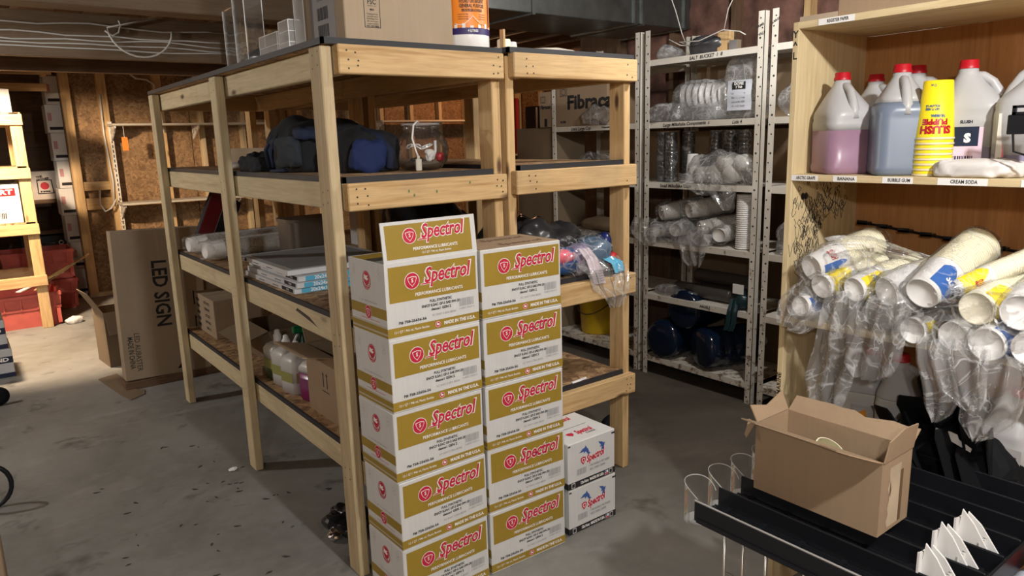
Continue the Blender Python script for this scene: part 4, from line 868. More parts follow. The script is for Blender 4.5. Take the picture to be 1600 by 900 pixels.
# square jugs
def square_jug(label, x, y, liquid, fill, lab, rz=0.0, z=z4):
    t = thing('cleaner_jug', label, 'jug', (x, y, z), rz, 'cleaner jugs on the bottom shelf'); RM[t.name] = Matrix.Translation((x, y, z)); h = 0.20
    b = MB(); b.loft([rrect(0.105, 0.105, 0.018, z+a, x, y) for a in (0, 0.004)] + [rrect(0.115, 0.115, 0.02, z+a, x, y) for a in (0.01, fill)]); part('liquid_fill', b, liquid, t, True)
    b = MB(); b.loft([rrect(0.115, 0.115, 0.02, z+a, x, y) for a in (fill+0.0005, 0.145)] + [rrect(0.09, 0.09, 0.02, z+0.165, x, y), rrect(0.045, 0.045, 0.018, z+0.178, x, y)]); part('jug_body', b, plain('natural_jug_plastic', (0.55, 0.55, 0.53), 0.35), t, True)
    b = MB(); b.lathe([(0.020, 0.177), (0.020, 0.205), (0.014, 0.212), (0.012, 0.228), (0.004, 0.232)], 14, 0, TP(x, y, z), (False, True)); part('pour_cap', b, WHITE, t, True)
    b = MB(); b.rect(-0.045, 0.055, 0.045, 0.10, 0, LF(x-0.0582, y, z)); b.rect(-0.045, 0.055, 0.045, 0.10, 0, FR(x, y-0.0582, z)); part('label', b, lab, t)
    return t
PALEL = plain('pale_jug_label', (0.42, 0.40, 0.40), 0.6)
square_jug('cleaner jug holding magenta liquid beside the open brown carton', 1.125, 2.88, plain('magenta_liquid', srgb(128, 28, 96), 0.25), 0.125, plain('magenta_label', srgb(126, 60, 106), 0.5), 0.25)
square_jug('pale cleaner jug with yellow label, just beyond the magenta one', 1.10, 3.03, PALEL, 0.06, plain('yellow_jug_label', srgb(150, 150, 84), 0.5), 0.2)
square_jug('pale cleaner jug with yellow label, between two pale jugs', 1.105, 3.16, PALEL, 0.06, plain('yellow_jug_label', (1, 1, 0)), 0.2)
square_jug('pale cleaner jug with green side, farthest of the jugs in a row', 1.11, 3.285, plain('green_liquid', srgb(70, 84, 60), 0.3), 0.10, plain('yellow_jug_label', (1, 1, 0)), 0.1)
def sprayer(label, x, y, z):
    t = thing('spray_bottle', label, 'spray bottle', (x, y, z), 0, 'green topped spray bottles')
    b = MB(); b.lathe([(0.035, 0), (0.038, 0.01), (0.038, 0.13), (0.015, 0.17), (0.014, 0.19)], 18, 0, TP(x, y, z), (True, True)); part('bottle', b, plain('green_bottle', srgb(16, 70, 52), 0.3), t, True)
    b = MB(); b.box(x-0.045, y-0.014, z+0.19, x+0.035, y+0.014, z+0.225, 0.005); part('spray_head', b, plain('green_trigger', srgb(16, 110, 62), 0.4), t)
    b = MB(); b.tube([(x-0.02, y, z+0.19), (x-0.035, y, z+0.165), (x-0.05, y, z+0.14)], 0.006, 6); part('trigger', b, WHITE, t, True)
sprayer('green-topped spray bottle behind the row of jugs, left one', 1.235, 3.30, z4); sprayer('green-topped spray bottle behind the row of jugs, right one', 1.235, 3.12, z4)
b = MB(); b.box(1.21, 2.84, z4, 1.33, 3.04, z4+0.19, 0.003); solo('blue_carton', b, plain('dull_blue_print', srgb(60, 84, 108), 0.5), 'small dull blue carton behind the magenta jug', 'box', (1.27, 2.94, z4))
b = MB(); lumber(b, 1.05, 3.36, z4, 1.55, 3.40, z4+0.035); solo('wood_batten', b, DARKWOOD[0], 'dark wood batten lying across the bottom shelf beyond the jugs', 'batten', (1.3, 3.38, z4))
# ================================================================ TOP OF THE CLEAN UNIT
zv = 1.8525
b = MB(); b.blob((2.02, 2.38, zv+0.012), (0.15, 0.10, 0.016), None, 0.012, 9, 4, flat=-0.0115); b.blob((2.06, 2.40, zv+0.026), (0.10, 0.07, 0.012), None, 0.008, 11, 6); solo('folded_cloth', b, plain('offwhite_cloth', (0.66, 0.60, 0.52), 0.9), 'off-white folded cloth lying on the clean unit top deck', 'cloth', (2.02, 2.38, zv), True)
b = MB(); b.lathe([(0.045, 0), (0.045, 0.006), (0.036, 0.012), (0.028, 0.065), (0.0, 0.066)], 20, 0, TP(1.93, 2.50, zv), (True, False)); solo('upturned_cup', b, WHITE, 'white cup standing upside down beside the folded cloth', 'cup', (1.93, 2.5, zv), True)
b = MB(); b.box(1.735, 2.29, zv, 1.775, 2.33, zv+0.045, 0.004); b.box(1.775, 2.30, zv, 1.815, 2.33, zv+0.022, 0.004); solo('plastic_clip', b, CREAMCUP, 'cream plastic bracket on the front left of the clean unit top', 'bracket', (1.75, 2.3, zv))
b = MB(); b.box(1.700, 2.24, zv, 1.709, 2.262, zv+0.07); solo('wood_shim', b, PINE[2], 'thin upright wood shim on the seam of the two units', 'shim', (1.708, 2.26, zv))
t = thing('slatted_crate', 'small orange-brown slatted wooden crate at the rear of the clean unit top', 'crate', (2.06, 3.35, zv))
for i in range(8): b = MB(); b.box(1.88+0.045*i, 3.2, zv, 1.91+0.045*i, 3.212, zv+0.125); part('slat', b, PINE[2], t)
b = MB(); b.box(1.87, 3.212, zv, 2.24, 3.5, zv+0.01); b.box(1.87, 3.212, zv, 1.88, 3.5, zv+0.12); b.box(2.23, 3.212, zv, 2.24, 3.5, zv+0.12); b.box(1.87, 3.49, zv, 2.24, 3.5, zv+0.12); part('crate_body', b, DARKWOOD[0], t)
b = MB(); b.add([(2.19, 2.24, zv+0.001), (2.25, 2.24, zv+0.001), (2.27, 2.28, zv+0.006), (2.20, 2.29, zv+0.004)], [(0, 1, 2, 3)]); b.box(2.19, 2.24, zv, 2.25, 2.28, zv+0.002); solo('paper_scrap', b, PAPERW, 'small white paper scrap at the right of the clean unit top', 'scrap', (2.2, 2.25, zv))

# ================================================================ CONTENTS OF THE STEEL RACKS
zr = [1.9625, 1.5975, 1.2375, 0.8755, 0.5315, 0.1225]
G = 'white lids in film on the upper rack shelf'
t = thing('lid_stack', 'row of white dome lids nested on their sides in clear film', 'lid stack', (3.56, 2.78, zr[1]))
for i in range(8):
    y = 2.885-0.036*i; M = along((3.53+0.012*i, y, zr[1]+0.145), (0.25, -1, 0.02)); b = MB()
    b.lathe([(0.0, 0.010), (0.035, 0.010), (0.055, 0.018), (0.066, 0.006), (0.070, 0.0), (0.070, 0.006), (0.058, 0.024), (0.03, 0.017), (0, 0.017)], 26, 0, M); part('lid', b, WHITE, t, True)
for k in range(2): b = MB(); b.lathe([(0.05, 0), (0.05, 0.28)], 18, 0, along((3.54+0.09*k, 2.9, zr[1]+0.055), (0.1, -1, 0)), (True, True)); part('lid_roll', b, FILM_M, t, True)
b = MB(); b.blob((3.56, 2.75, zr[1]+0.10), (0.11, 0.23, 0.13), None, 0.022, 12, 3, 40, 22, 0.7, flat=-0.0995); part('film_wrap', b, FILM, t, True)
b = MB(); b.blob((3.47, 2.96, zr[1]+0.05), (0.06, 0.13, 0.055), None, 0.03, 16, 5, 36, 18, 0.8, flat=-0.0495); part('film_tail', b, FILM, t, True)
t = thing('lid_bag', 'tall clear bag of domed lids with white paper label', 'bag', (3.56, 2.46, zr[1]))
for k, (dy, h) in enumerate([(0.055, 0.29), (-0.045, 0.30)]):
    b = MB(); pr = []
    for i in range(18): z = 0.01+h*i/18; pr += [(0.045, z), (0.050, z+0.004), (0.045, z+0.009)]
    b.lathe(pr, 20, 0, TP(3.56, 2.475+dy, zr[1]), (True, True)); part('lid_column', b, FILM_M, t, True)
b = MB(); b.blob((3.56, 2.47, zr[1]+0.165), (0.075, 0.125, 0.172), None, 0.014, 10, 7, 40, 26, 0.5, flat=-0.1645); part('clear_bag', b, FILM, t, True)
b = MB(); b.grid(lambda u, v: Vector((3.478-0.006*math.sin(PI*u)+0.004*math.sin(9*v), 2.545-0.155*u, zr[1]+0.045+0.16*v)), 8, 8); o = part('paper_label', b, plain('bluish_label', (0.60, 0.63, 0.70), 0.6), t)
b = MB(); b.rect(-0.042, 0.0, 0.042, 0.038, 0, LF(3.4695, 2.465, zr[1]+0.158))
for i in range(4): b.text(['Sundae Dome Lid', 'fits 12 oz cup', 'case pack 1000', 'do not heat'][i], 0.014, LF(3.470, 2.468, zr[1]+0.135-0.022*i), 0, 0, width=0.085)
part('label_printing', b, INK, o, stuff=True)
b = MB(); b.text('DOME', 0.021, LF(3.469, 2.465, zr[1]+0.186), 0, 0.001); b.text('1 Tub', 0.018, LF(3.469, 2.465, zr[1]+0.168), 0, 0.001); part('label_lettering', b, WHITEP, o, stuff=True)
# steel cup stacks
for i, (y, x, h, lb) in enumerate([(3.035, 3.52, 0.30, 'first from the left'), (2.955, 3.50, 0.30, 'second from the left'), (2.87, 3.56, 0.30, 'third from the left'), (2.70, 3.60, 0.30, 'fourth from the left'), (2.60, 3.60, 0.30, 'fifth from the left'), (2.515, 3.61, 0.30, 'rightmost')]):
    t = thing('steel_cup_stack', 'tall stack of nested clear tumblers with silver sheen, %s of six' % lb, 'cup stack', (x, y, zr[2]), 0, 'tumbler stacks on the rack')
    b = MB(); pr = []
    n = 14
    for k in range(n): z = h*k/n; pr += [(0.034, z), (0.036, z+h/n*0.8), (0.038, z+h/n*0.85), (0.038, z+h/n*0.98)]
    b.lathe(pr, 18, 0, TP(x, y, zr[2]), (True, True)); part('nested_tumblers', b, plain('smoked_tumbler', (0.20, 0.21, 0.22), 0.12, 0.85), t, True)
    b = MB(); b.lathe([(0.040, 0.002), (0.041, h*0.5), (0.040, h+0.004)], 16, 0, TP(x, y, zr[2])); part('film_sleeve', b, FILM_T, t, True)
b = MB(); t = thing('white_cup', 'single tall white cup standing upside down among silver tumblers', 'cup', (3.50, 2.79, zr[2])); b.lathe([(0.045, 0.0), (0.045, 0.005), (0.041, 0.008), (0.030, 0.17), (0, 0.171)], 20, 0, TP(3.50, 2.79, zr[2]), (True, False)); part('cup', b, WHITE, t, True)
t = thing('lid_pack', 'crumpled clear bag of white round lids on the milkshake shelf', 'bag', (3.53, 2.57, zr[2]))
for i, (y, z, r) in enumerate([(2.72, 0.05, 0.045), (2.62, 0.055, 0.05), (2.50, 0.055, 0.05), (2.56, 0.115, 0.045), (2.44, 0.12, 0.045)]):
    b = MB(); b.lathe([(r*0.8, 0), (r, 0.012), (r, 0.09), (r*0.8, 0.1)], 18, 0, along((3.455, y, zr[2]+z), (1, 0.15*(i % 3-1), 0.05)), (True, True)); part('lid_roll', b, plain('dull_white_plastic', (0.62, 0.61, 0.58), 0.5), t, True)
b = MB(); b.blob((3.49, 2.56, zr[2]+0.075), (0.085, 0.235, 0.10), None, 0.035, 11, 4, 48, 26, 0.7, flat=-0.0745); part('clear_bag', b, FILM, t, True)
b = MB(); b.ribbon([(3.42, 2.66, zr[2]+0.06), (3.405, 2.66, zr[2]+0.01), (3.405, 2.65, zr[2]-0.03), (3.41, 2.64, zr[2]-0.06)], [0.34, 0.32, 0.2, 0.07], (0, 1, 0), (-1, 0, 0), 3, 0.010, 3, 36, 16); part('film_tail', b, FILM, t, True)
b = MB(); b.ribbon([(3.41, 2.52, zr[2]+0.0), (3.40, 2.50, zr[2]-0.05), (3.405, 2.49, zr[2]-0.10), (3.41, 2.48, zr[2]-0.14)], [0.22, 0.2, 0.12, 0.03], (0, 1, 0), (-1, 0, 0), 2, 0.012, 8, 24, 18); part('film_tail', b, FILM, t, True)
DW = plain('dull_white_plastic', (0.62, 0.61, 0.58))
for i, (p, d, L, r) in enumerate([((3.47, 3.00, 0.17), (1, -0.5, 0.15), 0.28, 0.055), ((3.46, 2.88, 0.075), (1, 0.3, 0.05), 0.3, 0.05), ((3.46, 2.78, 0.20), (0.9, -0.35, 0.1), 0.28, 0.055), ((3.46, 2.70, 0.10), (1, -0.6, 0.1), 0.3, 0.052), ((3.46, 2.56, 0.07), (1, 0.2, 0.03), 0.28, 0.05), ((3.46, 3.02, 0.06), (1, 0.15, 0.02), 0.28, 0.048)]):
    cup_sleeve('sleeve of large white foam cups, %s on the fourth rack shelf' % ['far top left one', 'lower middle one', 'high middle one', 'large centre one', 'lowest right one', 'lowest left one'][i], (p[0], p[1], zr[3]+p[2]), d, L, r*0.8, r, 0.012, 'white cup sleeves in the rack', FILM_T, DW, cat='cup sleeve')
t = thing('film_heap', 'loose clear plastic film spilling over the fourth rack shelf edge', 'film', (3.43, 2.85, zr[3]))
b = MB(); b.blob((3.45, 2.84, zr[3]+0.06), (0.05, 0.24, 0.07), None, 0.04, 11, 14, 48, 22, 0.75, flat=-0.0595); part('film_body', b, FILM, t, True)
b = MB(); b.ribbon([(3.42, 2.70, zr[3]+0.08), (3.40, 2.70, zr[3]+0.0), (3.40, 2.70, zr[3]-0.08), (3.41, 2.70, zr[3]-0.12)], [0.25, 0.20, 0.15, 0.10], (0, 1, 0), (-1, 0, 0), 2.5, 0.012, 11, 24, 18); part('film_tail', b, FILM, t, True)
b = MB(); b.ribbon([(3.42, 3.08, zr[3]+0.14), (3.40, 3.08, zr[3]+0.06), (3.40, 3.06, zr[3]+0.0), (3.41, 3.05, zr[3]-0.03)], [0.18, 0.22, 0.16, 0.08], (0, 1, 0), (-1, 0, 0), 2.5, 0.014, 17, 24, 16); part('film_tail', b, FILM, t, True)
t = thing('upright_cup_stack', 'upright ribbed stack of cream cups beside the near rack post', 'cup stack', (3.50, 2.42, zr[3])); b = MB(); pr = []
for k in range(26): z = 0.004+0.0118*k; pr += [(0.043, z), (0.047, z+0.003), (0.047, z+0.007), (0.043, z+0.010)]
b.lathe(pr, 20, 0, TP(3.50, 2.42, zr[3]), (True, True)); part('nested_cups', b, WHITECUP, t, True, stuff=True)
for i, (y, z, x) in enumerate([(2.72, 0.045, 3.55), (2.62, 0.042, 3.66), (2.68, 0.125, 3.62)]):
    b = MB(); b.lathe([(0.04, 0), (0.042, 0.01), (0.042, 0.40), (0.04, 0.41)], 18, 0, along((x, y-0.2 if i != 2 else y-0.25, zr[4]+z), (0.02*i, 1, 0)), (True, True))
    solo('film_roll', b, plain('dark_roll', (0.06, 0.055, 0.05), 0.3), 'dark plastic roll lying on the fifth rack shelf, %s' % ['front one', 'rear one', 'upper one'][i], 'roll', (x, y, zr[4]), True, 'dark rolls in the rack')
b = MB(); b.blob((3.50, 2.90, zr[4]+0.03), (0.06, 0.17, 0.035), None, 0.02, 14, 3, 36, 14, flat=-0.0295); solo('film_heap', b, FILM, 'crumpled clear film at the front of the fifth rack shelf', 'film', (3.5, 2.9, zr[4]), True)
t = thing('teal_bag', 'teal plastic bag with white card hanging over the fifth rack shelf', 'bag', (3.47, 2.40, zr[4])); TEAL = plain('teal_film', srgb(26, 52, 58), 0.3)
b = MB(); b.blob((3.48, 2.40, zr[4]+0.05), (0.045, 0.07, 0.055), None, 0.022, 14, 4, 26, 14, flat=-0.0495); part('bag_body', b, TEAL, t, True)
b = MB(); b.ribbon([(3.43, 2.41, zr[4]+0.06), (3.405, 2.41, zr[4]-0.0), (3.405, 2.42, zr[4]-0.07), (3.41, 2.44, zr[4]-0.12)], [0.07, 0.06, 0.05, 0.06], (0, 1, 0), (-1, 0, 0), 1.5, 0.008, 3, 12, 16); part('hanging_tail', b, TEAL, t, True)
b = MB(); b.box(3.44, 2.37, zr[4]+0.095, 3.445, 2.44, zr[4]+0.15, 0, 0, None); part('white_card', b, PAPERW, t)
WATERB = plain('blue_water_bottle', (0.004, 0.011, 0.030), 0.12)
def water_bottle(label, p, d):
    t = thing('water_bottle', label, 'bottle', p, 0, 'blue water bottles at the bottom of the rack'); r = 0.125
    pr = [(0.0, 0.012), (r*0.75, 0.006), (r*0.94, 0.018), (r, 0.045)]
    for k in range(3): z = 0.10+0.075*k; pr += [(r, z), (r*0.95, z+0.012), (r, z+0.024)]
    pr += [(r, 0.34), (r*0.8, 0.385), (0.032, 0.43), (0.028, 0.475), (0.0, 0.476)]
    b = MB(); b.lathe(pr, 32, 0, along(p, d)); part('bottle_body', b, WATERB, t, True)
    b = MB(); b.lathe([(0.031, 0.445), (0.031, 0.482), (0, 0.483)], 16, 0, along(p, d)); part('cap', b, WHITE, t, True)
water_bottle('big dark blue water bottle on its side, base towards the aisle, left one', (3.412, 2.95, zr[5]+0.128), (1, 0.05, 0.0))
water_bottle('big dark blue water bottle on its side beside the near post', (3.425, 2.66, zr[5]+0.128), (0.94, -0.34, 0.0))
water_bottle('big dark blue water bottle lying on top behind the left one', (3.44, 2.812, zr[5]+0.338), (1, 0.02, 0.0))
# far bay
t = carton_box('carton', 'tan carton lettered Fibracan standing in the far rack bay', 3.44, 3.44, zr[1], 3.72, 3.955, zr[1]+0.26, CARD); tag(t, 'tan wide carton with large black lettering standing in the far rack bay', 'box')
b = MB(); b.text('Fibracan', 0.125, LF(3.4395, 3.575, zr[1]+0.155), 0, 0.005, width=0.50); b.text('M 500', 0.022, LF(3.4395, 3.87, zr[1]+0.03), 0, 0.001)
b.add([(0, 0, 0), (0.07, 0, 0), (0.07, 0.055, 0), (0, 0.055, 0), (0.004, 0.004, 0), (0.066, 0.004, 0), (0.066, 0.051, 0), (0.004, 0.051, 0)], [(0, 1, 5, 4), (1, 2, 6, 5), (2, 3, 7, 6), (3, 0, 4, 7)], 0, LF(3.4395, 3.90, zr[1]+0.205)); b.disc(0.022, 0, LF(3.4395, 3.865, zr[1]+0.232), 16, sx=1.1, r0=0.018)
b.text('CO 08', 0.02, LF(3.4395, 3.80, zr[1]+0.16), 0, 0.0006); part('black_printing', b, INK, t, stuff=True)
t = carton_box('box', 'narrow tan carton with small black lettering at the far end of the rack', 3.43, 3.975, zr[1], 3.72, 4.115, zr[1]+0.245, CARD); t.location.z = zr[1]
b = MB(); b.text('Fibracan', 0.036, LF(3.4293, 4.045, zr[1]+0.14), 0, 0.0015, width=0.11); b.add([(0, 0, 0), (0.055, 0, 0), (0.055, 0.045, 0), (0, 0.045, 0), (0.004, 0.004, 0), (0.051, 0.004, 0), (0.051, 0.041, 0), (0.004, 0.041, 0)], [(0, 1, 5, 4), (1, 2, 6, 5), (2, 3, 7, 6), (3, 0, 4, 7)], 0, LF(3.4293, 4.10, zr[1]+0.17)); b.disc(0.017, 0, LF(3.4293, 4.073, zr[1]+0.192), 16, r0=0.014)
b.rect(-4.06, zr[1]+0.005, -4.03, zr[1]+0.06, 0, LF(3.4293, 0, 0)); part('black_printing', b, INK, t, stuff=True)
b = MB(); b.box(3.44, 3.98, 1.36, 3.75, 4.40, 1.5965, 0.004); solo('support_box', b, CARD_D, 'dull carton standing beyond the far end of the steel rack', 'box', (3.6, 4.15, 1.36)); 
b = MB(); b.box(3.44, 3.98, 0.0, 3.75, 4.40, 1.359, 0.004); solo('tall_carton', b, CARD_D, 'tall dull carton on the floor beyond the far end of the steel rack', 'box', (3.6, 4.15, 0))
b = MB(); b.blob((3.50, 3.54, zr[1]+0.055), (0.06, 0.13, 0.06), None, 0.03, 14, 5, 40, 22, flat=-0.0545); solo('film_heap', b, FILM, 'crumpled shiny clear film before the big tan lettered carton', 'film', (3.5, 3.54, zr[1]), True) if False else None
t = thing('film_heap', 'crumpled shiny clear film before the big tan lettered carton', 'film', (3.40, 3.52, zr[1])); b = MB(); b.blob((3.41, 3.50, zr[1]+0.06), (0.028, 0.15, 0.06), None, 0.025, 14, 5, 40, 22, flat=-0.0595); part('film_body', b, FILM, t, True)
for i, y in enumerate((3.67, 3.53, 3.44)):
    t = thing('white_tub', 'white round tub in clear film in the far rack bay, %s of three' % ['left one', 'middle one', 'right one'][i], 'tub', (3.46+0.02*i, y, zr[2]), 0, 'white tubs in the far bay')
    b = MB(); b.lathe([(0.055, 0), (0.058, 0.01), (0.062, 0.10), (0.066, 0.104), (0.066, 0.118), (0.04, 0.122), (0, 0.122)], 22, 0, TP(3.50+0.02*i, y, zr[2]), (True, False)); part('tub', b, WHITE, t, True)
    b = MB(); b.blob((3.50+0.02*i, y, zr[2]+0.085), (0.072, 0.074, 0.10), None, 0.016, 14, 6+i, 26, 16, 0.7, flat=-0.0845); part('film_wrap', b, FILM_T, t, True)
t = thing('yellow_bucket', 'yellow plastic bucket with wire handle on the low rack shelf', 'bucket', (3.66, 3.70, zr[5]))
b = MB(); b.lathe([(0.115, 0), (0.12, 0.01), (0.14, 0.27), (0.146, 0.275), (0.146, 0.30), (0.135, 0.30), (0.13, 0.27), (0, 0.27)], 30, 0, TP(3.62, 3.72, zr[5]), (True, False)); part('bucket', b, plain('yellow_bucket', srgb(214, 178, 20), 0.4), t, True)
b = MB(); b.tube([(3.62-0.145*math.sin(a)*0.98, 3.72+0.147*math.cos(a), zr[5]+0.25-0.10*math.sin(a)) for a in [PI*i/12 for i in range(13)]], 0.0035, 5); part('wire_handle', b, NAIL, t, True)
b = MB(); b.blob((3.56, 3.6, zr[3]+0.05), (0.10, 0.20, 0.05), None, 0.02, 6, 5, 28, 12, flat=-0.0495); solo('brown_sack', b, CARD_D, 'slumped brown sack on the far rack bay fourth shelf', 'sack', (3.56, 3.6, zr[3]), True)
b = MB(); b.box(3.46, 3.62, zr[3]+0.0, 3.40+0.3, 3.93, zr[3]+0.0) if False else None
# rack tops
for (c, r, s, m, lb) in (((3.55, 3.02, zr[0]+0.03), (0.09, 0.09, 0.05), 4, FILM_M, 'crumpled milky film at the left of the rack top'), ((3.55, 2.72, zr[0]+0.05), (0.10, 0.13, 0.06), 7, GREYBAG, 'dark crumpled bag in the middle of the rack top')):
    b = MB(); b.blob(c, r, None, 0.025, 11, s, 36, 18, flat=zr[0]-c[2]+0.0006); solo('crumpled_bag', b, m, lb, 'bag', (c[0], c[1], zr[0]), True)
b = MB(); b.box(3.50, 2.555, zr[0], 3.54, 2.64, zr[0]+0.11, 0.003); solo('wood_block', b, PINE[2], 'upright wood block end standing on the rack top', 'block', (3.52, 2.6, zr[0]))
b = MB(); b.box(3.48, 2.495, zr[0], 3.483, 2.545, zr[0]+0.055); b.box(3.483, 2.495, zr[0], 3.52, 2.498, zr[0]+0.055); solo('steel_bracket', b, STEEL, 'small steel angle bracket beside the wood block on the rack top', 'bracket', (3.5, 2.52, zr[0]))
b = MB(); b.blob((3.52, 2.10, zr[0]+0.04), (0.06, 0.09, 0.05), None, 0.02, 12, 3, 30, 16, flat=-0.0395); solo('crumpled_bag', b, GREYBAG, 'dark shiny bag on the rack top next to the pine cabinet', 'bag', (3.52, 2.1, zr[0]), True)
for i, (y, z, r) in enumerate([(2.14, 0.06, 0.058), (2.06, 0.055, 0.052), (2.12, 0.16, 0.05)]):
    b = MB(); b.blob((3.53, y, zr[4]+z), (r, r, r), None, 0.008, 10, i, 22, 14, flat=-z+0.0005); solo('white_roll', b, DW, 'pale round bundle on the fifth shelf by the pine cabinet, %s' % ['left', 'right', 'top'][i], 'bundle', (3.53, y, zr[4]), True, 'pale bundles by the cabinet')
for k, (z, s) in enumerate([(zr[1], 5), (zr[3], 9)]):
    t = thing('film_heap', ['heaped clear film and cups on the second shelf next to the cabinet', 'heaped clear film and cups on the fourth shelf next to the cabinet'][k], 'film', (3.5, 2.1, z)); b = MB(); b.blob((3.50, 2.08, z+0.09), (0.07, 0.13, 0.10), None, 0.03, 12, s, 40, 22, 0.8, flat=-0.0895); part('film_body', b, FILM, t, True)
    b = MB(); b.lathe([(0.045, 0), (0.05, 0.2)], 16, 0, along((3.45, 2.1, z+0.055), (1, -0.2, 0.0)), (True, True)); part('cup_roll', b, DW, t, True)

# ================================================================ PINE CABINET
CX, CB, CYL, CYR = 2.0, 2.40, 1.242, -0.05
t = thing('pine_cabinet', 'open fronted pine cabinet with labelled shelves holding syrup jugs and cups', 'cabinet', (2.2, 0.6, 0)); cab = t
b = MB(); b.box(CX, CYL-0.018, 0, CB, CYL, 1.829, 0.001); part('side_panel', b, CLEAR_PINE[2], cab); b = MB(); b.box(CX, CYR, 0, CB, CYR+0.018, 1.829, 0.001); part('side_panel', b, CLEAR_PINE[2], cab)
b = MB(); b.box(CB-0.006, CYR+0.018, 0.04, CB, CYL-0.018, 1.81); part('back_panel', b, PLY, cab)
for z, n in ((1.829, 'top_panel'), (1.395, 'shelf'), (0.958, 'shelf'), (0.545, 'shelf')):
    b = MB(); b.box(CX+0.0005, CYR+0.018, z-0.019, CB-0.006, CYL-0.018, z, 0.001); o = part(n, b, CLEAR_PINE[1], cab)
b = MB(); b.box(CX-0.001, CYR+0.018, 0.52, CX+0.0, CYL-0.018, 0.544); part('white_edge_strip', b, WHITEP, cab)
lab = MB(); ink = MB()
for s, yl, yr, z in (('REGISTER PAPER', 1.165, 1.06, 1.8195), ('ARCTIC GRAPE', 1.225, 1.14, 1.3855), ('BANANA', 1.095, 1.025, 1.3855), ('BUBBLE GUM', 0.955, 0.875, 1.3855), ('CREAM SODA', 0.815, 0.70, 1.3855), ('CHERRY', 0.63, 0.56, 1.3855)):
    lab.rect(-yl, z-0.0085, -yr, z+0.0085, 0, LF(CX-0.0007, 0, 0)); ink.text(s, 0.0125, LF(CX-0.0012, (yl+yr)/2-0.004, z), 0, 0.0003, width=min(0.062, (yl-yr)*0.72))
lo = part('shelf_labels', lab, WHITEP, cab, stuff=True); part('label_lettering', ink, INK, lo, stuff=True)
b = MB(); b.text('MARINE', 0.019, LF(CX-0.0006, CYL-0.009, 0.735) @ RZ(PI/2), 0, 0.0005, spacing=1.1)
for z, s in ((1.795, 'Y'), (1.765, '^'), (1.735, 'L')): b.text(s, 0.028, LF(CX-0.0006, CYL-0.009, z), 0, 0.0006)
part('marker_writing', b, INK, cab, stuff=True)
# marker doodles on the inside of the left panel
b = MB(); rr = random.Random(12)
def FP(x, z): return (x, CYL-0.0186, z)
for k in range(120):
    u = rr.random(); v = rr.random()
    if v > 0.52 and u > 0.66: continue
    x = CX+0.02+0.30*u*(1-0.5*max(0, v-0.45)); z = 1.365-0.21*v*(1.0 if u > 0.5 else 1.35); a = rr.uniform(0.008, 0.026); q = rr.random()
    if q < 0.5: pts = [FP(x+a*math.cos(h)*(0.7+0.4*math.sin(2*h+k)), z+a*math.sin(h)*(0.9+0.3*math.cos(3*h))) for h in [0.55*i for i in range(12)]]
    elif q < 0.8: pts = [FP(x+a*0.35*i-a, z+a*math.sin(i*1.9+k)) for i in range(7)]
    else: pts = [FP(x, z), FP(x+a, z-a*1.2), FP(x+0.3*a, z-a*1.6), FP(x+1.1*a, z-2.2*a)]
    b.tube(pts, 0.0009, 3)
for (x, z) in ((2.065, 1.325), (2.083, 1.325)): b.disc(0.011, 0, FR(x, CYL-0.0188, z), 12)
part('marker_doodles', b, INK, cab, stuff=True)
# wire hook strip on the back panel
t = thing('hook_strip', 'black hook strip fixed across the cabinet back above the cup sleeves', 'hook strip', (2.39, 0.8, 1.2))
b = MB(); b.tube([(2.388, 1.20, 1.217), (2.388, 0.60, 1.150)], 0.0045, 6); part('rail', b, BLACK, t)
for i in range(9): y = 1.17-0.067*i; z = 1.217-0.0075*i-0.003; b = MB(); b.box(2.355, y-0.006, z, 2.389, y+0.028, z+0.008, 0.001); b.box(2.355, y-0.006, z, 2.358, y+0.028, z+0.014); part('hook', b, BLACK, t)
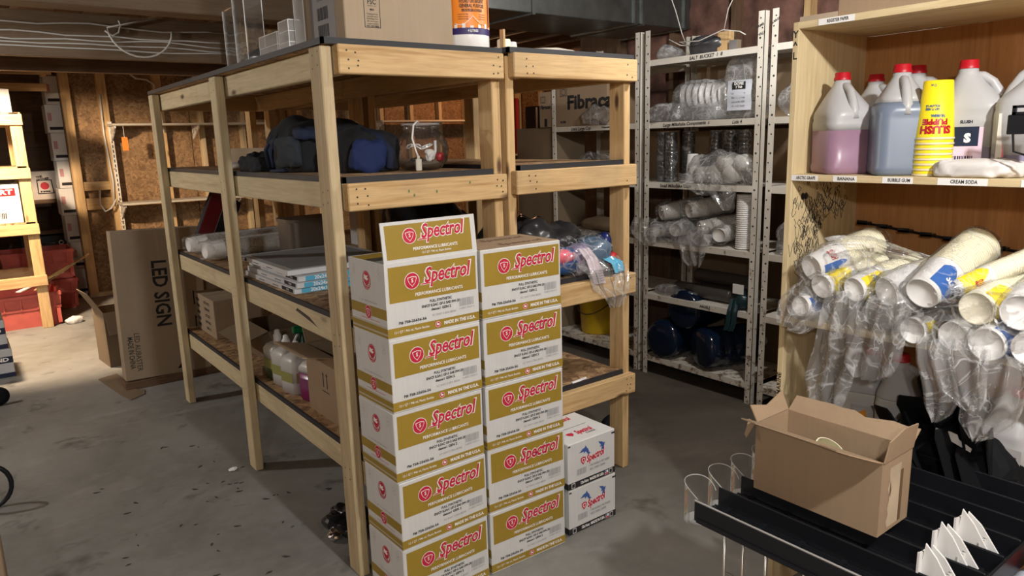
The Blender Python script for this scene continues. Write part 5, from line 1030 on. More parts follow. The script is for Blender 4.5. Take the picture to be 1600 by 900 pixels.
# syrup jugs
def BK(x, y, z): return Matrix(((-1, 0, 0, x), (0, 0, 1, y), (0, 1, 0, z), (0, 0, 0, 1)))    # faces +Y
JUG = plain('frosted_jug_plastic', (0.44, 0.44, 0.445), 0.35, spec=0.4)
zc1 = 1.3955
def ring(wx, wy, r, z, cx, cy): return rrect(wx, wy, r, z, cx, cy, 6)
def syrup_jug(label, x, y, z0, rz, liquid, fill, lab=None, h=0.292, group='syrup jugs on the labelled shelf', liqm=None):
    """gallon jug; local +X carries the handle"""
    t = thing('syrup_jug', label, 'jug', (0, 0, 0), 0, group); RM[t.name] = Matrix()
    k = h/0.292; Hs = [(0, .135, .125, .03, 0), (.006, .148, .138, .035, 0), (.02, .152, .142, .036, 0), (.03, .148, .138, .036, 0), (.145, .152, .142, .036, 0), (.155, .148, .138, .036, 0), (.163, .152, .142, .04, 0), (.178, .148, .138, .045, -.001), (.21, .105, .105, .04, -.012), (.24, .066, .068, .03, -.020), (.258, .046, .046, .022, -.022), (.27, .044, .044, .0215, -.022)]
    def at(z):
        for a, c in zip(Hs, Hs[1:]):
            if a[0] <= z <= c[0]: u = (z-a[0])/(c[0]-a[0]); return tuple(p+(q-p)*u for p, q in zip(a, c))
    if liquid:
        lo = [q for q in Hs if q[0] < fill] + [at(fill)]
        b = MB(); b.loft([ring(q[1]*k, q[2]*k, q[3]*k, q[0]*k, q[4]*k, 0) for q in lo]); part('liquid_fill', b, liquid, t, True)
        hi = [at(fill)] + [q for q in Hs if q[0] > fill]
    else: hi = Hs
    b = MB(); b.loft([ring(q[1]*k, q[2]*k, q[3]*k, q[0]*k, q[4]*k, 0) for q in hi]); part('jug_body', b, JUG, t, True)
    b = MB(); b.tube([(-0.012*k, 0, .250*k), (0.012*k, 0, .248*k), (0.034*k, 0, .232*k), (0.050*k, 0, .205*k), (0.060*k, 0, .178*k), (0.060*k, 0, .158*k)], [0.012*k, .0115*k, .0115*k, .0125*k, .015*k, .018*k], 10); part('handle', b, JUG, t, True)
    b = MB(); M = TP(-0.022*k, 0, .268*k); b.lathe([(0.0235*k, 0), (0.0235*k, .007*k), (0.0215*k, .009*k), (0.0215*k, .020*k), (.019*k, .022*k), (0, .022*k)], 20, 0, M); part('cap', b, REDP, t, True)
    if lab: lab(t, k)
    RM[t.name] = Matrix.Translation((x, y, z0)) @ RZ(rz); t.location = (x, y, z0); t.rotation_euler = (0, 0, rz); return t
PURL = plain('purple_syrup', srgb(150, 118, 138), 0.35); BLUL = plain('blue_grey_syrup', srgb(112, 124, 142), 0.35); LAV = plain('lavender_syrup', srgb(142, 136, 160), 0.35)
syrup_jug('syrup jug with purple-pink syrup at the left end of the labelled shelf', 2.10, 1.128, zc1, -2.2, PURL, 0.125)
syrup_jug('nearly hidden empty syrup jug between the purple and the blue jugs', 2.29, 1.118, zc1, -2.0, None, 0)
syrup_jug('full syrup jug with blue-grey syrup, second in the front row', 2.10, 0.965, zc1, -2.5, BLUL, 0.19, h=0.30)
syrup_jug('pale syrup jug tucked behind the full blue-grey one', 2.28, 0.985, zc1, -1.2, None, 0, h=0.305)
def lab1(t, k):
    b = MB(); b.rect(-0.05, 0.03, 0.03, 0.15, 0, FR(-0.0, -0.0725, 0)); o = part('paper_label', b, plain('lilac_label', srgb(222, 196, 214), 0.6), t)
    b = MB(); b.rect(-0.04, 0.075, 0.02, 0.125, 0, FR(0, -0.0729, 0)); b.barcode(0.05, 0.014, FR(-0.04, -0.0729, 0.036), 0, 12, 4); b.text('SLUSH', 0.010, FR(-0.01, -0.0729, 0.137), 0, 0.0006); part('navy_printing', b, NAVY, o, stuff=True)
    b = MB(); b.text('S', 0.03, FR(-0.005, -0.0733, 0.095), 0, 0.002); part('white_lettering', b, WHITEP, o)
syrup_jug('syrup jug with lilac label and handle to the right, behind the flour sack', 2.19, 0.815, zc1, -1.3, LAV, 0.07, lab1, h=0.30)
def lab2(t, k):
    b = MB(); b.rect(-0.062, 0.03, 0.062, 0.155, 0, BK(0, 0.0727, 0)); o = part('paper_label', b, plain('cream_label', srgb(226, 220, 206), 0.6), t)
    b = MB(); b.rect(-0.048, 0.048, 0.05, 0.14, 0, BK(0, 0.0731, 0)); part('pink_panel', b, PINKP, o)
    b = MB()
    for s, z, sg in (('SLUSH', 0.094, 1), ('PUPPIE', 0.094, -1)):
        for i, ch in enumerate(s): a = (i-(len(s)-1)/2)*0.30; R = 0.037; b.text(ch, 0.019, BK(-R*math.sin(a), 0.0736, z+sg*R*math.cos(a)-(0.003 if sg > 0 else -0.004)) @ RZ(-sg*a), 0, 0.0011)
    b.disc(0.013, 0, BK(0, 0.0735, 0.094), 16, r0=0.011); b.barcode(0.04, 0.014, BK(0.055, 0.0732, 0.033), 0, 14, 2)
    for i in range(3): b.rect(-0.04, 0.088+0.005*i, -0.018, 0.0895+0.005*i, 0, BK(0, 0.0735, 0)); b.rect(0.018, 0.088+0.005*i, 0.04, 0.0895+0.005*i, 0, BK(0, 0.0735, 0))
    part('black_lettering', b, INK, o, stuff=True)
syrup_jug('syrup jug with pink square label at the right edge of the shelf', 2.16, 0.665, zc1, PI/2+0.1, LAV, 0.05, lab2, h=0.31)
# stacked yellow cups, upside down
yc = (2.085, 0.868)
for i in range(8):
    z = zc1+0.0135*i; t = thing('paper_cup', 'yellow paper cup nested upside down, %s' % ['lowest of the stack', 'second from the bottom', 'third from the bottom', 'fourth from the bottom', 'fifth from the bottom', 'sixth from the bottom', 'seventh from the bottom', 'topmost with the large red lettering'][i], 'cup', (yc[0], yc[1], z), 0, 'yellow cups stacked upside down')
    b = MB(); q = TP(yc[0], yc[1], z)
    if i < 7: b.lathe([(0.0475, 0.0005), (0.0482, 0.003), (0.0475, 0.0058)], 28, 0, q); part('rim', b, CREAMP, t, True); b = MB(); b.lathe([(0.0465, 0.006), (0.0460, 0.0132)], 28, 0, q); part('cup_wall', b, YELP, t, True)
    else:
        b.lathe([(0.0475, 0.0005), (0.0482, 0.003), (0.0475, 0.0058)], 28, 0, q); part('rim', b, CREAMP, t, True)
        b = MB(); b.lathe([(0.0465, 0.006), (0.0345, 0.150), (0.032, 0.151), (0.031, 0.146), (0, 0.146)], 32, 0, q); o = part('cup_wall', b, YELP, t, True)
        Rz = lambda zz: 0.0465-(zz-0.006)/0.144*0.012+0.0005
        def ups(b, s, size, zz, a0, width, bold=0.001):
            v, f = text_geo(s, size, bold, 0.0); xs = [p[0] for p in v]; k = width/(max(xs)-min(xs))
            b.add([(Rz(zz-p[1])*math.cos(a0-p[0]*k/0.044), Rz(zz-p[1])*math.sin(a0-p[0]*k/0.044), zz-p[1]) for p in v], f, 0, q)
        a0 = PI+0.42
        b = MB(); ups(b, 'SLUSH', 0.026, 0.026, a0, 0.075, 0.0016); ups(b, 'PUPPIE', 0.020, 0.046, a0-0.05, 0.062, 0.0012); part('red_lettering', b, REDP, o, stuff=True)
        b = MB(); ups(b, 'THE ORIGINAL', 0.009, 0.061, a0+0.1, 0.035, 0.0006); ups(b, 'GET IT HERE', 0.008, 0.078, a0-0.25, 0.036, 0.0004); ups(b, '12 oz', 0.009, 0.138, a0-0.3, 0.016, 0.0003); ups(b, 'FOLLOW US', 0.008, 0.086, a0-0.25, 0.036, 0.0004); part('blue_lettering', b, plain('deep_blue_print', (0.02, 0.10, 0.25)), o, stuff=True)
b = MB(); b.blob((2.055, 0.745, zc1+0.020), (0.05, 0.095, 0.022), None, 0.012, 14, 5, 72, 24, 0.5, flat=-0.0195, fine=0.005); t = solo('flour_sack', b, plain('white_sack', (0.66, 0.64, 0.62), 0.55), 'flat crumpled white sack lying in front of the labelled jugs', 'sack', (2.055, 0.745, zc1), True)
t = thing('door_latch', 'black plastic label holder clipped at the right side of the labelled shelf', 'holder', (1.985, 0.645, 1.52))
b = MB(); b.box(1.985, 0.58, 1.50, 2.0, 0.668, 1.545, 0.002); part('holder_body', b, BLACK, t); b = MB(); b.box(1.985, 0.60, 1.545, 1.992, 0.66, 1.551); b.box(1.985, 0.652, 1.545, 1.992, 0.66, 1.566); b.box(1.985, 0.60, 1.56, 1.992, 0.66, 1.566); part('clip_loop', b, BLACK, t); b = MB(); b.tube([(1.99, 0.655, 1.5), (1.99, 0.65, 1.46), (1.99, 0.62, 1.45), (1.99, 0.59, 1.455)], 0.003, 5); part('wire', b, BLACK, t)
# on the cabinet top
carton_box('cardboard_box', 'brown carton on top of the pine cabinet at the frame edge', 2.035, 0.86, 1.8295, 2.32, 1.13, 1.98, CARD); 
b = MB(); b.box(2.03, 0.62, 1.8295, 2.25, 0.83, 1.86, 0.006); solo('white_tray', b, WHITE, 'white flat tray on the pine cabinet top right of the carton', 'tray', (2.1, 0.7, 1.8295))
# cup sleeves on the middle shelf
zc2 = 0.9585
def csl(label, y, z, d, r, L, prnt=None, body=WHITECUP, x=1.96, fm=FILM_T, rimm=CREAMCUP, pitch=0.008, ptxt=None): return cup_sleeve(label, (x, y, z), d, L, r*0.97, r*1.2, pitch, 'cup sleeves heaped in the pine cabinet', fm, body, prnt, 0.10, None, True, 1.1, rimm=rimm, ptxt=ptxt)
SL = lambda s: s+' in the pine cabinet heap'
A1, A2 = PI*0.55, PI*1.25
csl('cup sleeve with a blue patch, topmost at the left of the cabinet heap', 1.122, 1.128, (1, -0.28, 0.24), 0.040, 0.25, (BLUEP, 2.9, 3.9), ptxt=('SLUSH', REDP, 0.035, -1.0))
csl('film sleeve of yellow printed cups below the blue-patched one', 1.088, 1.078, (1, -0.18, 0.18), 0.037, 0.25, (YELP, 1.6, 5.0), ptxt=('SLUSH', REDP, 0.05, 0.3))
csl('film sleeve with a blue-marked cup, lowest at the left end', 1.150, 1.008, (1, -0.20, 0.04), 0.033, 0.30, (BLUEP, 2.2, 3.6))
csl('film sleeve with blue and yellow cup, third from the left', 0.992, 1.082, (1, -0.25, 0.17), 0.036, 0.25, (YELP, 2.0, 4.2), ptxt=('PUPPIE', BLUEP, 0.04, -0.5))
csl('milky film sleeve of plain white cups in the middle of the heap', 0.900, 1.090, (1, -0.30, 0.18), 0.042, 0.25, None, fm=FILM_M)
csl('largest cup sleeve, blue and yellow lettered, on top of the cabinet heap', 0.800, 1.105, (0.9, -0.12, 0.36), 0.044, 0.27, (BLUEP, 2.0, 4.4), x=1.93, ptxt=('SLUSH', WHITEP, 0.07))
csl('film sleeve of cream cups with wide white base right of the large one', 0.684, 1.080, (1, -0.10, 0.08), 0.043, 0.26, (YELP, 1.9, 4.6), CREAMCUP)
csl('small film sleeve of white cups poking out low beside a hanging tail', 0.828, 0.995, (1, -0.15, 0.02), 0.036, 0.32, (YELP, 2.4, 3.2))
csl('film sleeve of white cups at the bottom between two tails', 0.728, 1.000, (1, -0.05, 0.01), 0.039, 0.32, None, fm=FILM_M)
csl('film sleeve with blue lettered cup at the bottom right', 0.648, 0.998, (1, -0.02, 0.0), 0.042, 0.32, (BLUEP, 1.8, 4.4), x=1.945, ptxt=('S', WHITEP, 0.03, 0.2))
csl('film sleeve of white cups at the right edge, upper one', 0.590, 1.085, (1, 0.05, 0.10), 0.045, 0.32, (BLUEP, 2.6, 3.6))
csl('film sleeve of white cups at the right edge, lower one', 0.560, 1.003, (1, 0.05, 0.0), 0.043, 0.32, None)
csl('small yellow cup sleeve wedged between the two largest cups', 0.745, 1.118, (0.8, -0.45, 0.3), 0.022, 0.22, (YELP, 1.5, 5.2), x=1.98, ptxt=('SLUSH', REDP, 0.03))
# loose film over the heap and hanging tails
tails = [('clear film tail spread over the left end of the middle shelf', [(1.985, 1.12, 1.06), (1.965, 1.14, 1.00), (1.955, 1.175, 0.955), (1.955, 1.195, 0.935)], [0.10, 0.15, 0.11, 0.05], (0, 0.85, 0.5), 2),
 ('long clear film tail hanging low at the left of the middle shelf', [(1.95, 1.01, 1.075), (1.935, 1.01, 0.99), (1.945, 1.02, 0.90), (1.955, 1.05, 0.80), (1.96, 1.055, 0.715)], [0.10, 0.12, 0.13, 0.14, 0.10], (0, 1, 0), 3),
 ('pointed clear film tail hanging in the middle of the shelf edge', [(1.95, 0.885, 1.075), (1.935, 0.895, 1.00), (1.94, 0.915, 0.92), (1.945, 0.935, 0.865), (1.95, 0.945, 0.83)], [0.10, 0.13, 0.14, 0.13, 0.05], (0, 1, 0.15), 4),
 ('short clear film bag end drooping under the blue lettered cup', [(1.94, 0.70, 1.0), (1.93, 0.70, 0.93), (1.935, 0.69, 0.86), (1.94, 0.665, 0.82)], [0.11, 0.13, 0.12, 0.03], (0, 1, 0), 5),
 ('twisted clear film tail hanging right of the middle', [(1.94, 0.765, 0.99), (1.93, 0.755, 0.92), (1.935, 0.735, 0.85), (1.94, 0.74, 0.80), (1.945, 0.745, 0.765)], [0.08, 0.10, 0.10, 0.07, 0.015], (0, 1, 0), 6),
 ('wide clear film tail ending in a point at the right edge', [(1.94, 0.60, 0.98), (1.93, 0.605, 0.90), (1.935, 0.625, 0.83), (1.94, 0.645, 0.78), (1.945, 0.65, 0.745)], [0.11, 0.13, 0.13, 0.09, 0.02], (0, 1, 0.2), 7)]
for lb, P, Wd, sd, k in tails:
    t = thing('film_tail', lb, 'film', P[0], 0, 'clear film hanging from the cabinet shelf'); b = MB(); b.ribbon(P, Wd, sd, (-1, 0, 0), 2.6, 0.011, k, 34, 34); b.ribbon([(p[0]+0.012, p[1], p[2]) for p in P], [w_*0.92 for w_ in Wd], sd, (-1, 0, 0), 2.1, 0.010, k+20, 30, 30); part('film_fold', b, FILM, t, True)
for lb, c, r, sd in (('loose clear film heaped over the left cup sleeves', (2.00, 1.06, 1.10), (0.035, 0.13, 0.07), 5), ('loose clear film heaped over the middle cup sleeves', (1.975, 0.88, 1.05), (0.035, 0.11, 0.06), 8), ('loose clear film heaped over the right-hand cup sleeves', (1.98, 0.68, 1.05), (0.035, 0.13, 0.07), 12)):
    t = thing('film_heap', lb, 'film', (c[0], c[1], zc2), 0, 'loose film over the cup sleeves'); b = MB(); b.blob(c, r, None, 0.028, 13, sd, 56, 30, 0.7, flat=zc2-c[2]+0.0008); part('film_body', b, FILM_T, t, True)
t = thing('film_heap', 'clear film trailing off the top of the left cup sleeves', 'film', (2.1, 0.95, zc2), 0, 'loose film over the cup sleeves'); b = MB(); b.ribbon([(2.03, 1.10, 1.18), (2.08, 1.0, 1.19), (2.12, 0.92, 1.165), (2.14, 0.82, 1.15)], [0.08, 0.08, 0.06, 0.03], (-0.5, 0.3, 0.8), (-1, 0, 0.3), 1.6, 0.010, 3, 18, 26); part('film_body', b, FILM, t, True)
# bottom compartment
zc3 = 0.5455
def lab3(t, k):
    b = MB(); b.rect(-0.035, 0.02, 0.035, 0.11, 0, BK(-0.02, 0.0727, 0)); o = part('paper_label', b, PALEL, t)
    b = MB(); b.poly([(-0.02, 0.035), (0.012, 0.035), (0.018, 0.06), (0.01, 0.1), (-0.012, 0.085)], 0, BK(-0.02, 0.0731, 0)); part('amber_printing', b, plain('amber_print', srgb(206, 132, 32)), o)
SJ = 'syrup jugs in the bottom compartment'
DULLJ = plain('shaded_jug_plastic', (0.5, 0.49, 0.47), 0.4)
syrup_jug('jug with amber printed label low behind the torn carton', 2.27, 1.10, zc3, PI/2+0.25, DULLJ, 0.15, lab3, h=0.29, group=SJ)
syrup_jug('pale handled jug at the back of the bottom compartment', 2.24, 0.945, zc3, -1.4, DULLJ, 0.16, lambda t, k: part('paper_label', MB().rect(-0.05, 0.02, 0.035, 0.11, 0, FR(0, -0.0727, 0)), PALEL, t), h=0.30, group=SJ)
def lab4(t, k):
    b = MB(); b.rect(-0.06, 0.03, 0.06, 0.14, 0, BK(0, 0.0727, 0)); o = part('paper_label', b, PALEL, t)
    b = MB(); b.rect(-0.025, 0.04, 0.05, 0.12, 0, BK(0, 0.0731, 0)); part('dark_red_panel', b, plain('maroon_insert', (0.12, 0.05, 0.05)), o)
syrup_jug('jug with dark red label at the right of the bottom compartment', 2.18, 0.655, zc3, PI/2, DULLJ, 0.03, lab4, h=0.29, group=SJ)
# heap of black plastic dividers
def divider(label, p, ang, w_=0.17, h=0.11):
    t = thing('black_divider', label, 'divider', p, 0, 'black plastic dividers heaped in the cabinet'); M = Matrix.Translation(p) @ RZ(ang[0]) @ RX(ang[1]) @ RY(ang[2])
    b = MB(); pts = [(-w_/2, -h/2), (w_/2, -h/2), (w_/2, h*0.2), (w_/2-0.03, h/2), (-w_/2+0.015, h/2), (-w_/2, h*0.35)]; b.prism(pts, 0.004, 0, M); part('plate', b, BLACKM, t)
    b = MB(); b.box(-w_/2, -h/2, 0.004, w_/2, -h/2+0.005, 0.022, 0, 0, M); part('foot_lip', b, BLACKM, t); return t
for i, (p, a, lb) in enumerate([((2.10, 0.93, 0.665), (0.3, 1.0, 0.5), 'rounded black divider leaning left against the pale jug'), ((2.12, 0.86, 0.71), (0.5, 1.1, 0.6), 'black divider with grey sheen right of the leaning one'), ((2.16, 0.86, 0.765), (0.1, 1.2, 0.2), 'uppermost black divider beside the jug handle'), ((2.15, 0.77, 0.69), (-0.2, 1.3, 0.1), 'upright black divider in the middle of the heap'), ((2.10, 0.74, 0.63), (0.4, 0.9, -0.3), 'black divider sloping down at the middle right'), ((2.05, 0.66, 0.615), (-0.6, 1.0, 0.5), 'large black divider sloping at the right of the heap'), ((2.12, 0.66, 0.66), (0.2, 1.4, 0.0), 'black divider standing behind the sloping right one'), ((2.08, 1.05, 0.60), (0.2, 0.8, 0.2), 'low black divider at the left under the hanging film'), ((2.06, 0.80, 0.585), (0.1, 0.4, 0.2), 'flat black divider near the bottom of the heap'), ((2.2, 0.74, 0.74), (0.9, 1.2, 0.1), 'black divider at the back of the heap'), ((2.02, 0.90, 0.59), (-0.3, 0.7, 0.1), 'black divider at the front of the heap'), ((2.06, 0.99, 0.61), (0.8, 1.2, -0.2), 'black divider wedged before the amber-labelled jug'), ((2.05, 0.84, 0.655), (0.2, 1.05, 0.15), 'wide black divider in front of the leaning ones'), ((2.04, 0.72, 0.665), (-0.3, 1.15, 0.3), 'wide black divider below the hanging film point'), ((2.09, 0.70, 0.735), (0.1, 1.35, -0.2), 'black divider standing tall near the white strip'), ((2.03, 0.78, 0.60), (0.1, 0.8, 0.0), 'black divider low before the white strip')]): divider(lb, p, a, 0.21 if i in (3, 5, 6, 12, 13) else 0.16, 0.14 if i in (3, 5, 6, 12, 13, 14) else 0.11)
b = MB(); b.blob((2.14, 0.76, zc3+0.05), (0.12, 0.20, 0.12), None, 0.03, 9, 5, 40, 16, flat=-0.0495); stuff('black_plastic_heap', b, BLACKM, 'heap of small black plastic pieces under the dividers in the cabinet', 'plastic pieces')
b = MB(); b.box(1.985, 0.70, 0.735, 2.065, 0.703, 0.745, 0, 0, None); b.M = None
b = MB(); b.prism([(0, 0), (0.09, -0.03), (0.092, -0.02), (0.06, -0.004), (0.055, 0.008), (0.035, 0.012), (0.025, 0.008), (0.002, 0.012)], 0.003, 0, LF(2.02, 0.772, 0.712)); solo('white_strip', b, PAPERW, 'short white plastic strip lying on the black divider heap', 'strip', (2.02, 0.74, 0.70))

# ================================================================ BLACK GRAVITY-FEED TRAY with torn carton
zt_ = 0.60
t = thing('gravity_feed_tray', 'wide black slatted gravity feed tray with clear stops below the cabinet shelves', 'tray', (1.65, 0.78, 0.55)); tray = t
lanes = [1.345+0.096*i for i in range(8)]; ya, yb2 = 0.47, 1.045
for i, x in enumerate(lanes):
    hgt = 0.036 if i else 0.030
    b = MB(); b.box(x, ya, zt_-0.022, x+0.006, yb2, zt_+hgt, 0.002); b.box(x-0.004, ya, zt_-0.022, x+0.010, yb2-0.01, zt_-0.012); part('divider', b, BLACK, t)
for i in range(7):
    x = lanes[i]; fl = MB()
    for k in range(9): fl.box(x+0.012+0.0088*k, ya, zt_-0.012, x+0.0165+0.0088*k, yb2, zt_-0.008)
    part('roller_slats', fl, BLACK, t, stuff=True)
    for k in range(6): b = MB(); b.box(x+0.006, ya+0.03+0.1*k, zt_-0.014, x+0.096, ya+0.042+0.1*k, zt_-0.0075); part('cross_rib', b, BLACK, t)
b = MB(); b.box(lanes[0]-0.002, ya-0.006, zt_-0.03, lanes[7]+0.006, ya, zt_+0.03, 0.002); part('end_rail', b, BLACK, t)
b = MB(); b.tube([(lanes[0]+0.003, ya, zt_+0.031), (lanes[0]+0.003, yb2, zt_+0.031)], 0.0025, 6); part('worn_edge', b, plain('worn_grey_edge', (0.34, 0.33, 0.32), 0.4), t)
for i in range(4):
    x = lanes[i]+0.05; b = MB(); r = 0.041
    b.grid(lambda u, v: Vector((x+r*math.cos(PI*(1.15-1.3*u)), yb2-0.002+r*1.0*math.sin(PI*(1.15-1.3*u))+0.02, zt_-0.045+(0.105-0.03*abs(2*u-1)**3)*v)), 18, 5); part('clear_stop', b, ACRYL, t, True, 'clear curved plastic stop')
    e = MB(); e.tube([(x+r*math.cos(PI*(1.15-1.3*u)), yb2-0.002+r*math.sin(PI*(1.15-1.3*u))+0.02, zt_-0.045+(0.105-0.03*abs(2*u-1)**3)) for u in [k/18 for k in range(19)]], 0.0012, 4); part('stop_edge', e, ACRYL_W, t)
    b = MB(); b.disc(0.036, 0, TP(x, yb2+0.018, zt_-0.042), 20); part('stop_base', b, ACRYL_W, t)
RACKW = plain('chrome_wire', (0.55, 0.54, 0.5), 0.3, 0.9)
t = thing('wire_rack', 'chrome wire rack stand holding up the black tray', 'rack', (1.7, 0.75, 0)); 
for (x, y) in ((1.40, 0.99), (1.425, 0.955), (1.44, 0.90), (1.44, 0.80), (1.48, 0.73), (1.9, 0.99), (1.9, 0.55), (1.42, 0.55)): b = MB(); b.tube([(x, y, 0.0), (x, y, zt_-0.024)], 0.0035, 6); part('leg', b, RACKW, t, True)
for k in range(9): b = MB(); b.tube([(1.42, 0.56+0.032*k, 0.42), (1.9, 0.56+0.032*k, 0.42)], 0.0025, 5); part('cross_wire', b, RACKW, t, True)
for x in (1.42, 1.66, 1.9): b = MB(); b.tube([(x, 0.53, 0.424), (x, 1.0, 0.424)], 0.0032, 5); part('long_wire', b, RACKW, t, True)
# torn carton on the tray: front face -X at x=1.56, long side along Y
zb_ = zt_+0.0372; bx0, bx1, by0, by1, bh = 1.505, 1.645, 0.672, 0.985, 0.175
t = thing('torn_carton', 'tall narrow brown carton with torn open flaps standing on the black tray', 'carton', ((bx0+bx1)/2, (by0+by1)/2, zb_)); th = 0.004
b = MB(); b.box(bx0, by0, zb_, bx1, by1, zb_+th); b.box(bx0, by0, zb_+th, bx0+th, by1, zb_+bh); b.box(bx1-th, by0, zb_+th, bx1, by1, zb_+bh); b.box(bx0+th, by0, zb_+th, bx1-th, by0+th, zb_+bh); b.box(bx0+th, by1-th, zb_+th, bx1-th, by1, zb_+bh); part('carton', b, CARD, t)
def flap(pts, M, nm='flap'): b = MB(); b.prism(pts, 0.003, 0, M); part(nm, b, CARD, t)
zT = zb_+bh
def frame(o, xa, ya_): z = xa.cross(ya_).normalized(); y = z.cross(xa).normalized(); m = Matrix((xa, y, z)).transposed().to_4x4(); m.translation = o; return m
V = Vector
rg = random.Random(5); ragged = lambda L, d, n=10, j=0.006: [(0, 0), (L, 0)] + [(L-L*i/n, d+rg.uniform(-j, j)) for i in range(n+1)]
flap([(0, 0), (by1-by0, 0), (by1-by0+0.012, 0.05), (by1-by0-0.04, 0.070), (by1-by0-0.12, 0.066), (0.11, 0.070), (0.06, 0.092), (0.035, 0.086), (0.0, 0.024)], frame(V((bx0, by0, zT)), V((0, 1, 0)), V((-0.92, 0, 0.36))))
flap(ragged(by1-by0-0.004, 0.045), frame(V((bx1, by0+0.002, zT)), V((0, 1, 0)), V((0.75, 0, 0.6))))
flap([(0, 0), (bx1-bx0-0.004, 0), (bx1-bx0-0.006, 0.06), (0.07, 0.066), (0.008, 0.05)], frame(V((bx0+0.002, by0, zT)), V((1, 0, 0)), V((0, -0.12, 1))))
flap([(0, 0), (bx1-bx0-0.004, 0), (bx1-bx0+0.002, 0.05), (0.06, 0.03), (0.0, 0.045)], frame(V((bx0+0.002, by1, zT)), V((1, 0, 0)), V((0, 0.5, 0.9))))
flap([(0, 0), (0.02, 0), (0.012, 0.04), (0.004, 0.045)], frame(V((bx0, by1, zT)), V((0, 1, 0.2)), V((-0.4, 0.7, -0.7))), 'torn_strip')
b = MB(); rg2 = random.Random(8); pts = [(-0.028-rg2.uniform(0, .010), z) for z in [0.01+0.016*i for i in range(10)]] + [(0.018+rg2.uniform(0, .004), 0.154-0.016*i) for i in range(10)]
b.poly(pts, 0, FR((bx0+bx1)/2, by0-0.0006, zb_)); part('torn_tape', b, cardboard('torn_tape', (0.50, 0.40, 0.28), 0.5), t)
b = MB(); b.rect(0.018, 0.01, 0.032, 0.135, 0, FR((bx0+bx1)/2, by0-0.0008, zb_)); b.poly([(-0.03, 0.09), (-0.026, 0.082), (-0.022, 0.10), (-0.027, 0.125)], 0, FR((bx0+bx1)/2, by0-0.0009, zb_)); part('tape_scar', b, cardboard('tape_scar', (0.16, 0.10, 0.055), 0.2), t)
b = MB(); b.lathe([(0.0, 0), (0.03, 0), (0.036, 0.10), (0.033, 0.10)], 20, 0, Matrix.Translation((bx0+0.06, 0.87, zb_+0.055)) @ RX(0.5)); solo('paper_cup', b, CREAMCUP, 'pale cup lying inside the torn brown carton', 'cup', (bx0+0.06, 0.87, zb_+0.005), True)
b = MB(); b.blob((bx0+0.06, 0.92, zb_+0.07), (0.03, 0.03, 0.065), None, 0.012, 20, 3, 18, 12); solo('crumpled_paper', b, PAPERW, 'crumpled white paper inside the torn brown carton', 'paper', (bx0+0.06, 0.92, zb_+0.006))
# white moulded pieces at the lower right
for i, (x, y, z, s, lb) in enumerate([(1.662, 0.548, zt_+0.038, 1.5, 'white moulded pusher piece with tall fin, farthest of three'), (1.572, 0.555, zt_+0.038, 1.5, 'white moulded pusher piece with curved back, middle of three'), (1.472, 0.542, zt_+0.038, 1.4, 'white moulded pusher piece, nearest of three at the frame bottom')]):
    t = thing('white_pusher', lb, 'pusher', (x, y, z-0.03), 0, 'white pusher pieces on the tray')
    b = MB(); b.prism([(-0.022, 0), (0.022, 0), (0.022, 0.03), (0.008, 0.045), (-0.012, 0.047), (-0.022, 0.05)], 0.003, 0, FR(x, y+0.02, z-0.028) @ Matrix.Scale(s, 4)); part('back_plate', b, WHITE, t)
    b = MB(); b.prism([(0, 0), (0.05, 0), (0.022, 0.045), (0.006, 0.062)], 0.003, 0, LF(x-0.012, y+0.02, z-0.028) @ Matrix.Scale(s, 4)); part('fin', b, WHITE, t)
    b = MB(); b.prism([(0, 0), (0.05, 0), (0.024, 0.036), (0.006, 0.05)], 0.003, 0, LF(x+0.022, y+0.02, z-0.028) @ Matrix.Scale(s, 4)); part('fin', b, WHITE, t)
    b = MB(); b.grid(lambda u, v: Vector((x-0.02+0.04*u, y-0.028+0.004*math.sin(7*PI*u), z-0.028+0.03*v)), 24, 2); part('ribbed_front', b, WHITE, t, True)
t = thing('spray_jug', 'white bottle with red cap under the tray at the lower right corner', 'bottle', (1.76, 0.43, 0.33)); x, y = 1.74, 0.435
b = MB(); b.lathe([(0.05, 0.30), (0.055, 0.31), (0.055, 0.53), (0.03, 0.565), (0.02, 0.575)], 24, 0, TP(x, y, 0), (True, True)); part('bottle', b, plain('bluish_bottle', (0.55, 0.60, 0.68), 0.35), t, True); b = MB(); b.lathe([(0.024, 0.57), (0.024, 0.60), (0, 0.602)], 18, 0, TP(x, y, 0)); part('cap', b, REDP, t, True)
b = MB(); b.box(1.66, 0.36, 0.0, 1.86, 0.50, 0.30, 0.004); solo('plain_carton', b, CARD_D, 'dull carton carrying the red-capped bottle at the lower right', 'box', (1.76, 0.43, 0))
# ================================================================ LEFT SIDE
t = carton_box('sign_carton', 'tall flat brown carton printed LED SIGN leaning beyond the shelving', 0.708, 5.05, 0.055, 1.235, 5.17, 1.02, CARD_P, seam=False); t.rotation_euler = (-0.035, 0.028, 0)
b = MB(); b.text('LED SIGN', 0.125, FR(0.905+0.06, 5.0494, 0.60) @ RZ(-PI/2), 0, 0.003, width=0.43); b.text('LED ALIBASTER', 0.045, FR(0.795, 5.0494, 0.235) @ RZ(-PI/2), 0, 0.0, width=0.25); b.text('MADE IN CHINA', 0.045, FR(0.755, 5.0494, 0.235) @ RZ(-PI/2), 0, 0.0006, width=0.21)
for (x, z) in ((1.19, 0.55), (1.19, 0.38)): b.add([(x-0.03, 5.0494, z-0.05), (x+0.03, 5.0494, z-0.02), (x-0.03, 5.0494, z+0.05), (x-0.022, 5.0494, z-0.035), (x+0.015, 5.0494, z-0.016), (x-0.022, 5.0494, z+0.032)], [(0, 1, 4, 3), (1, 2, 5, 4), (2, 0, 3, 5)])
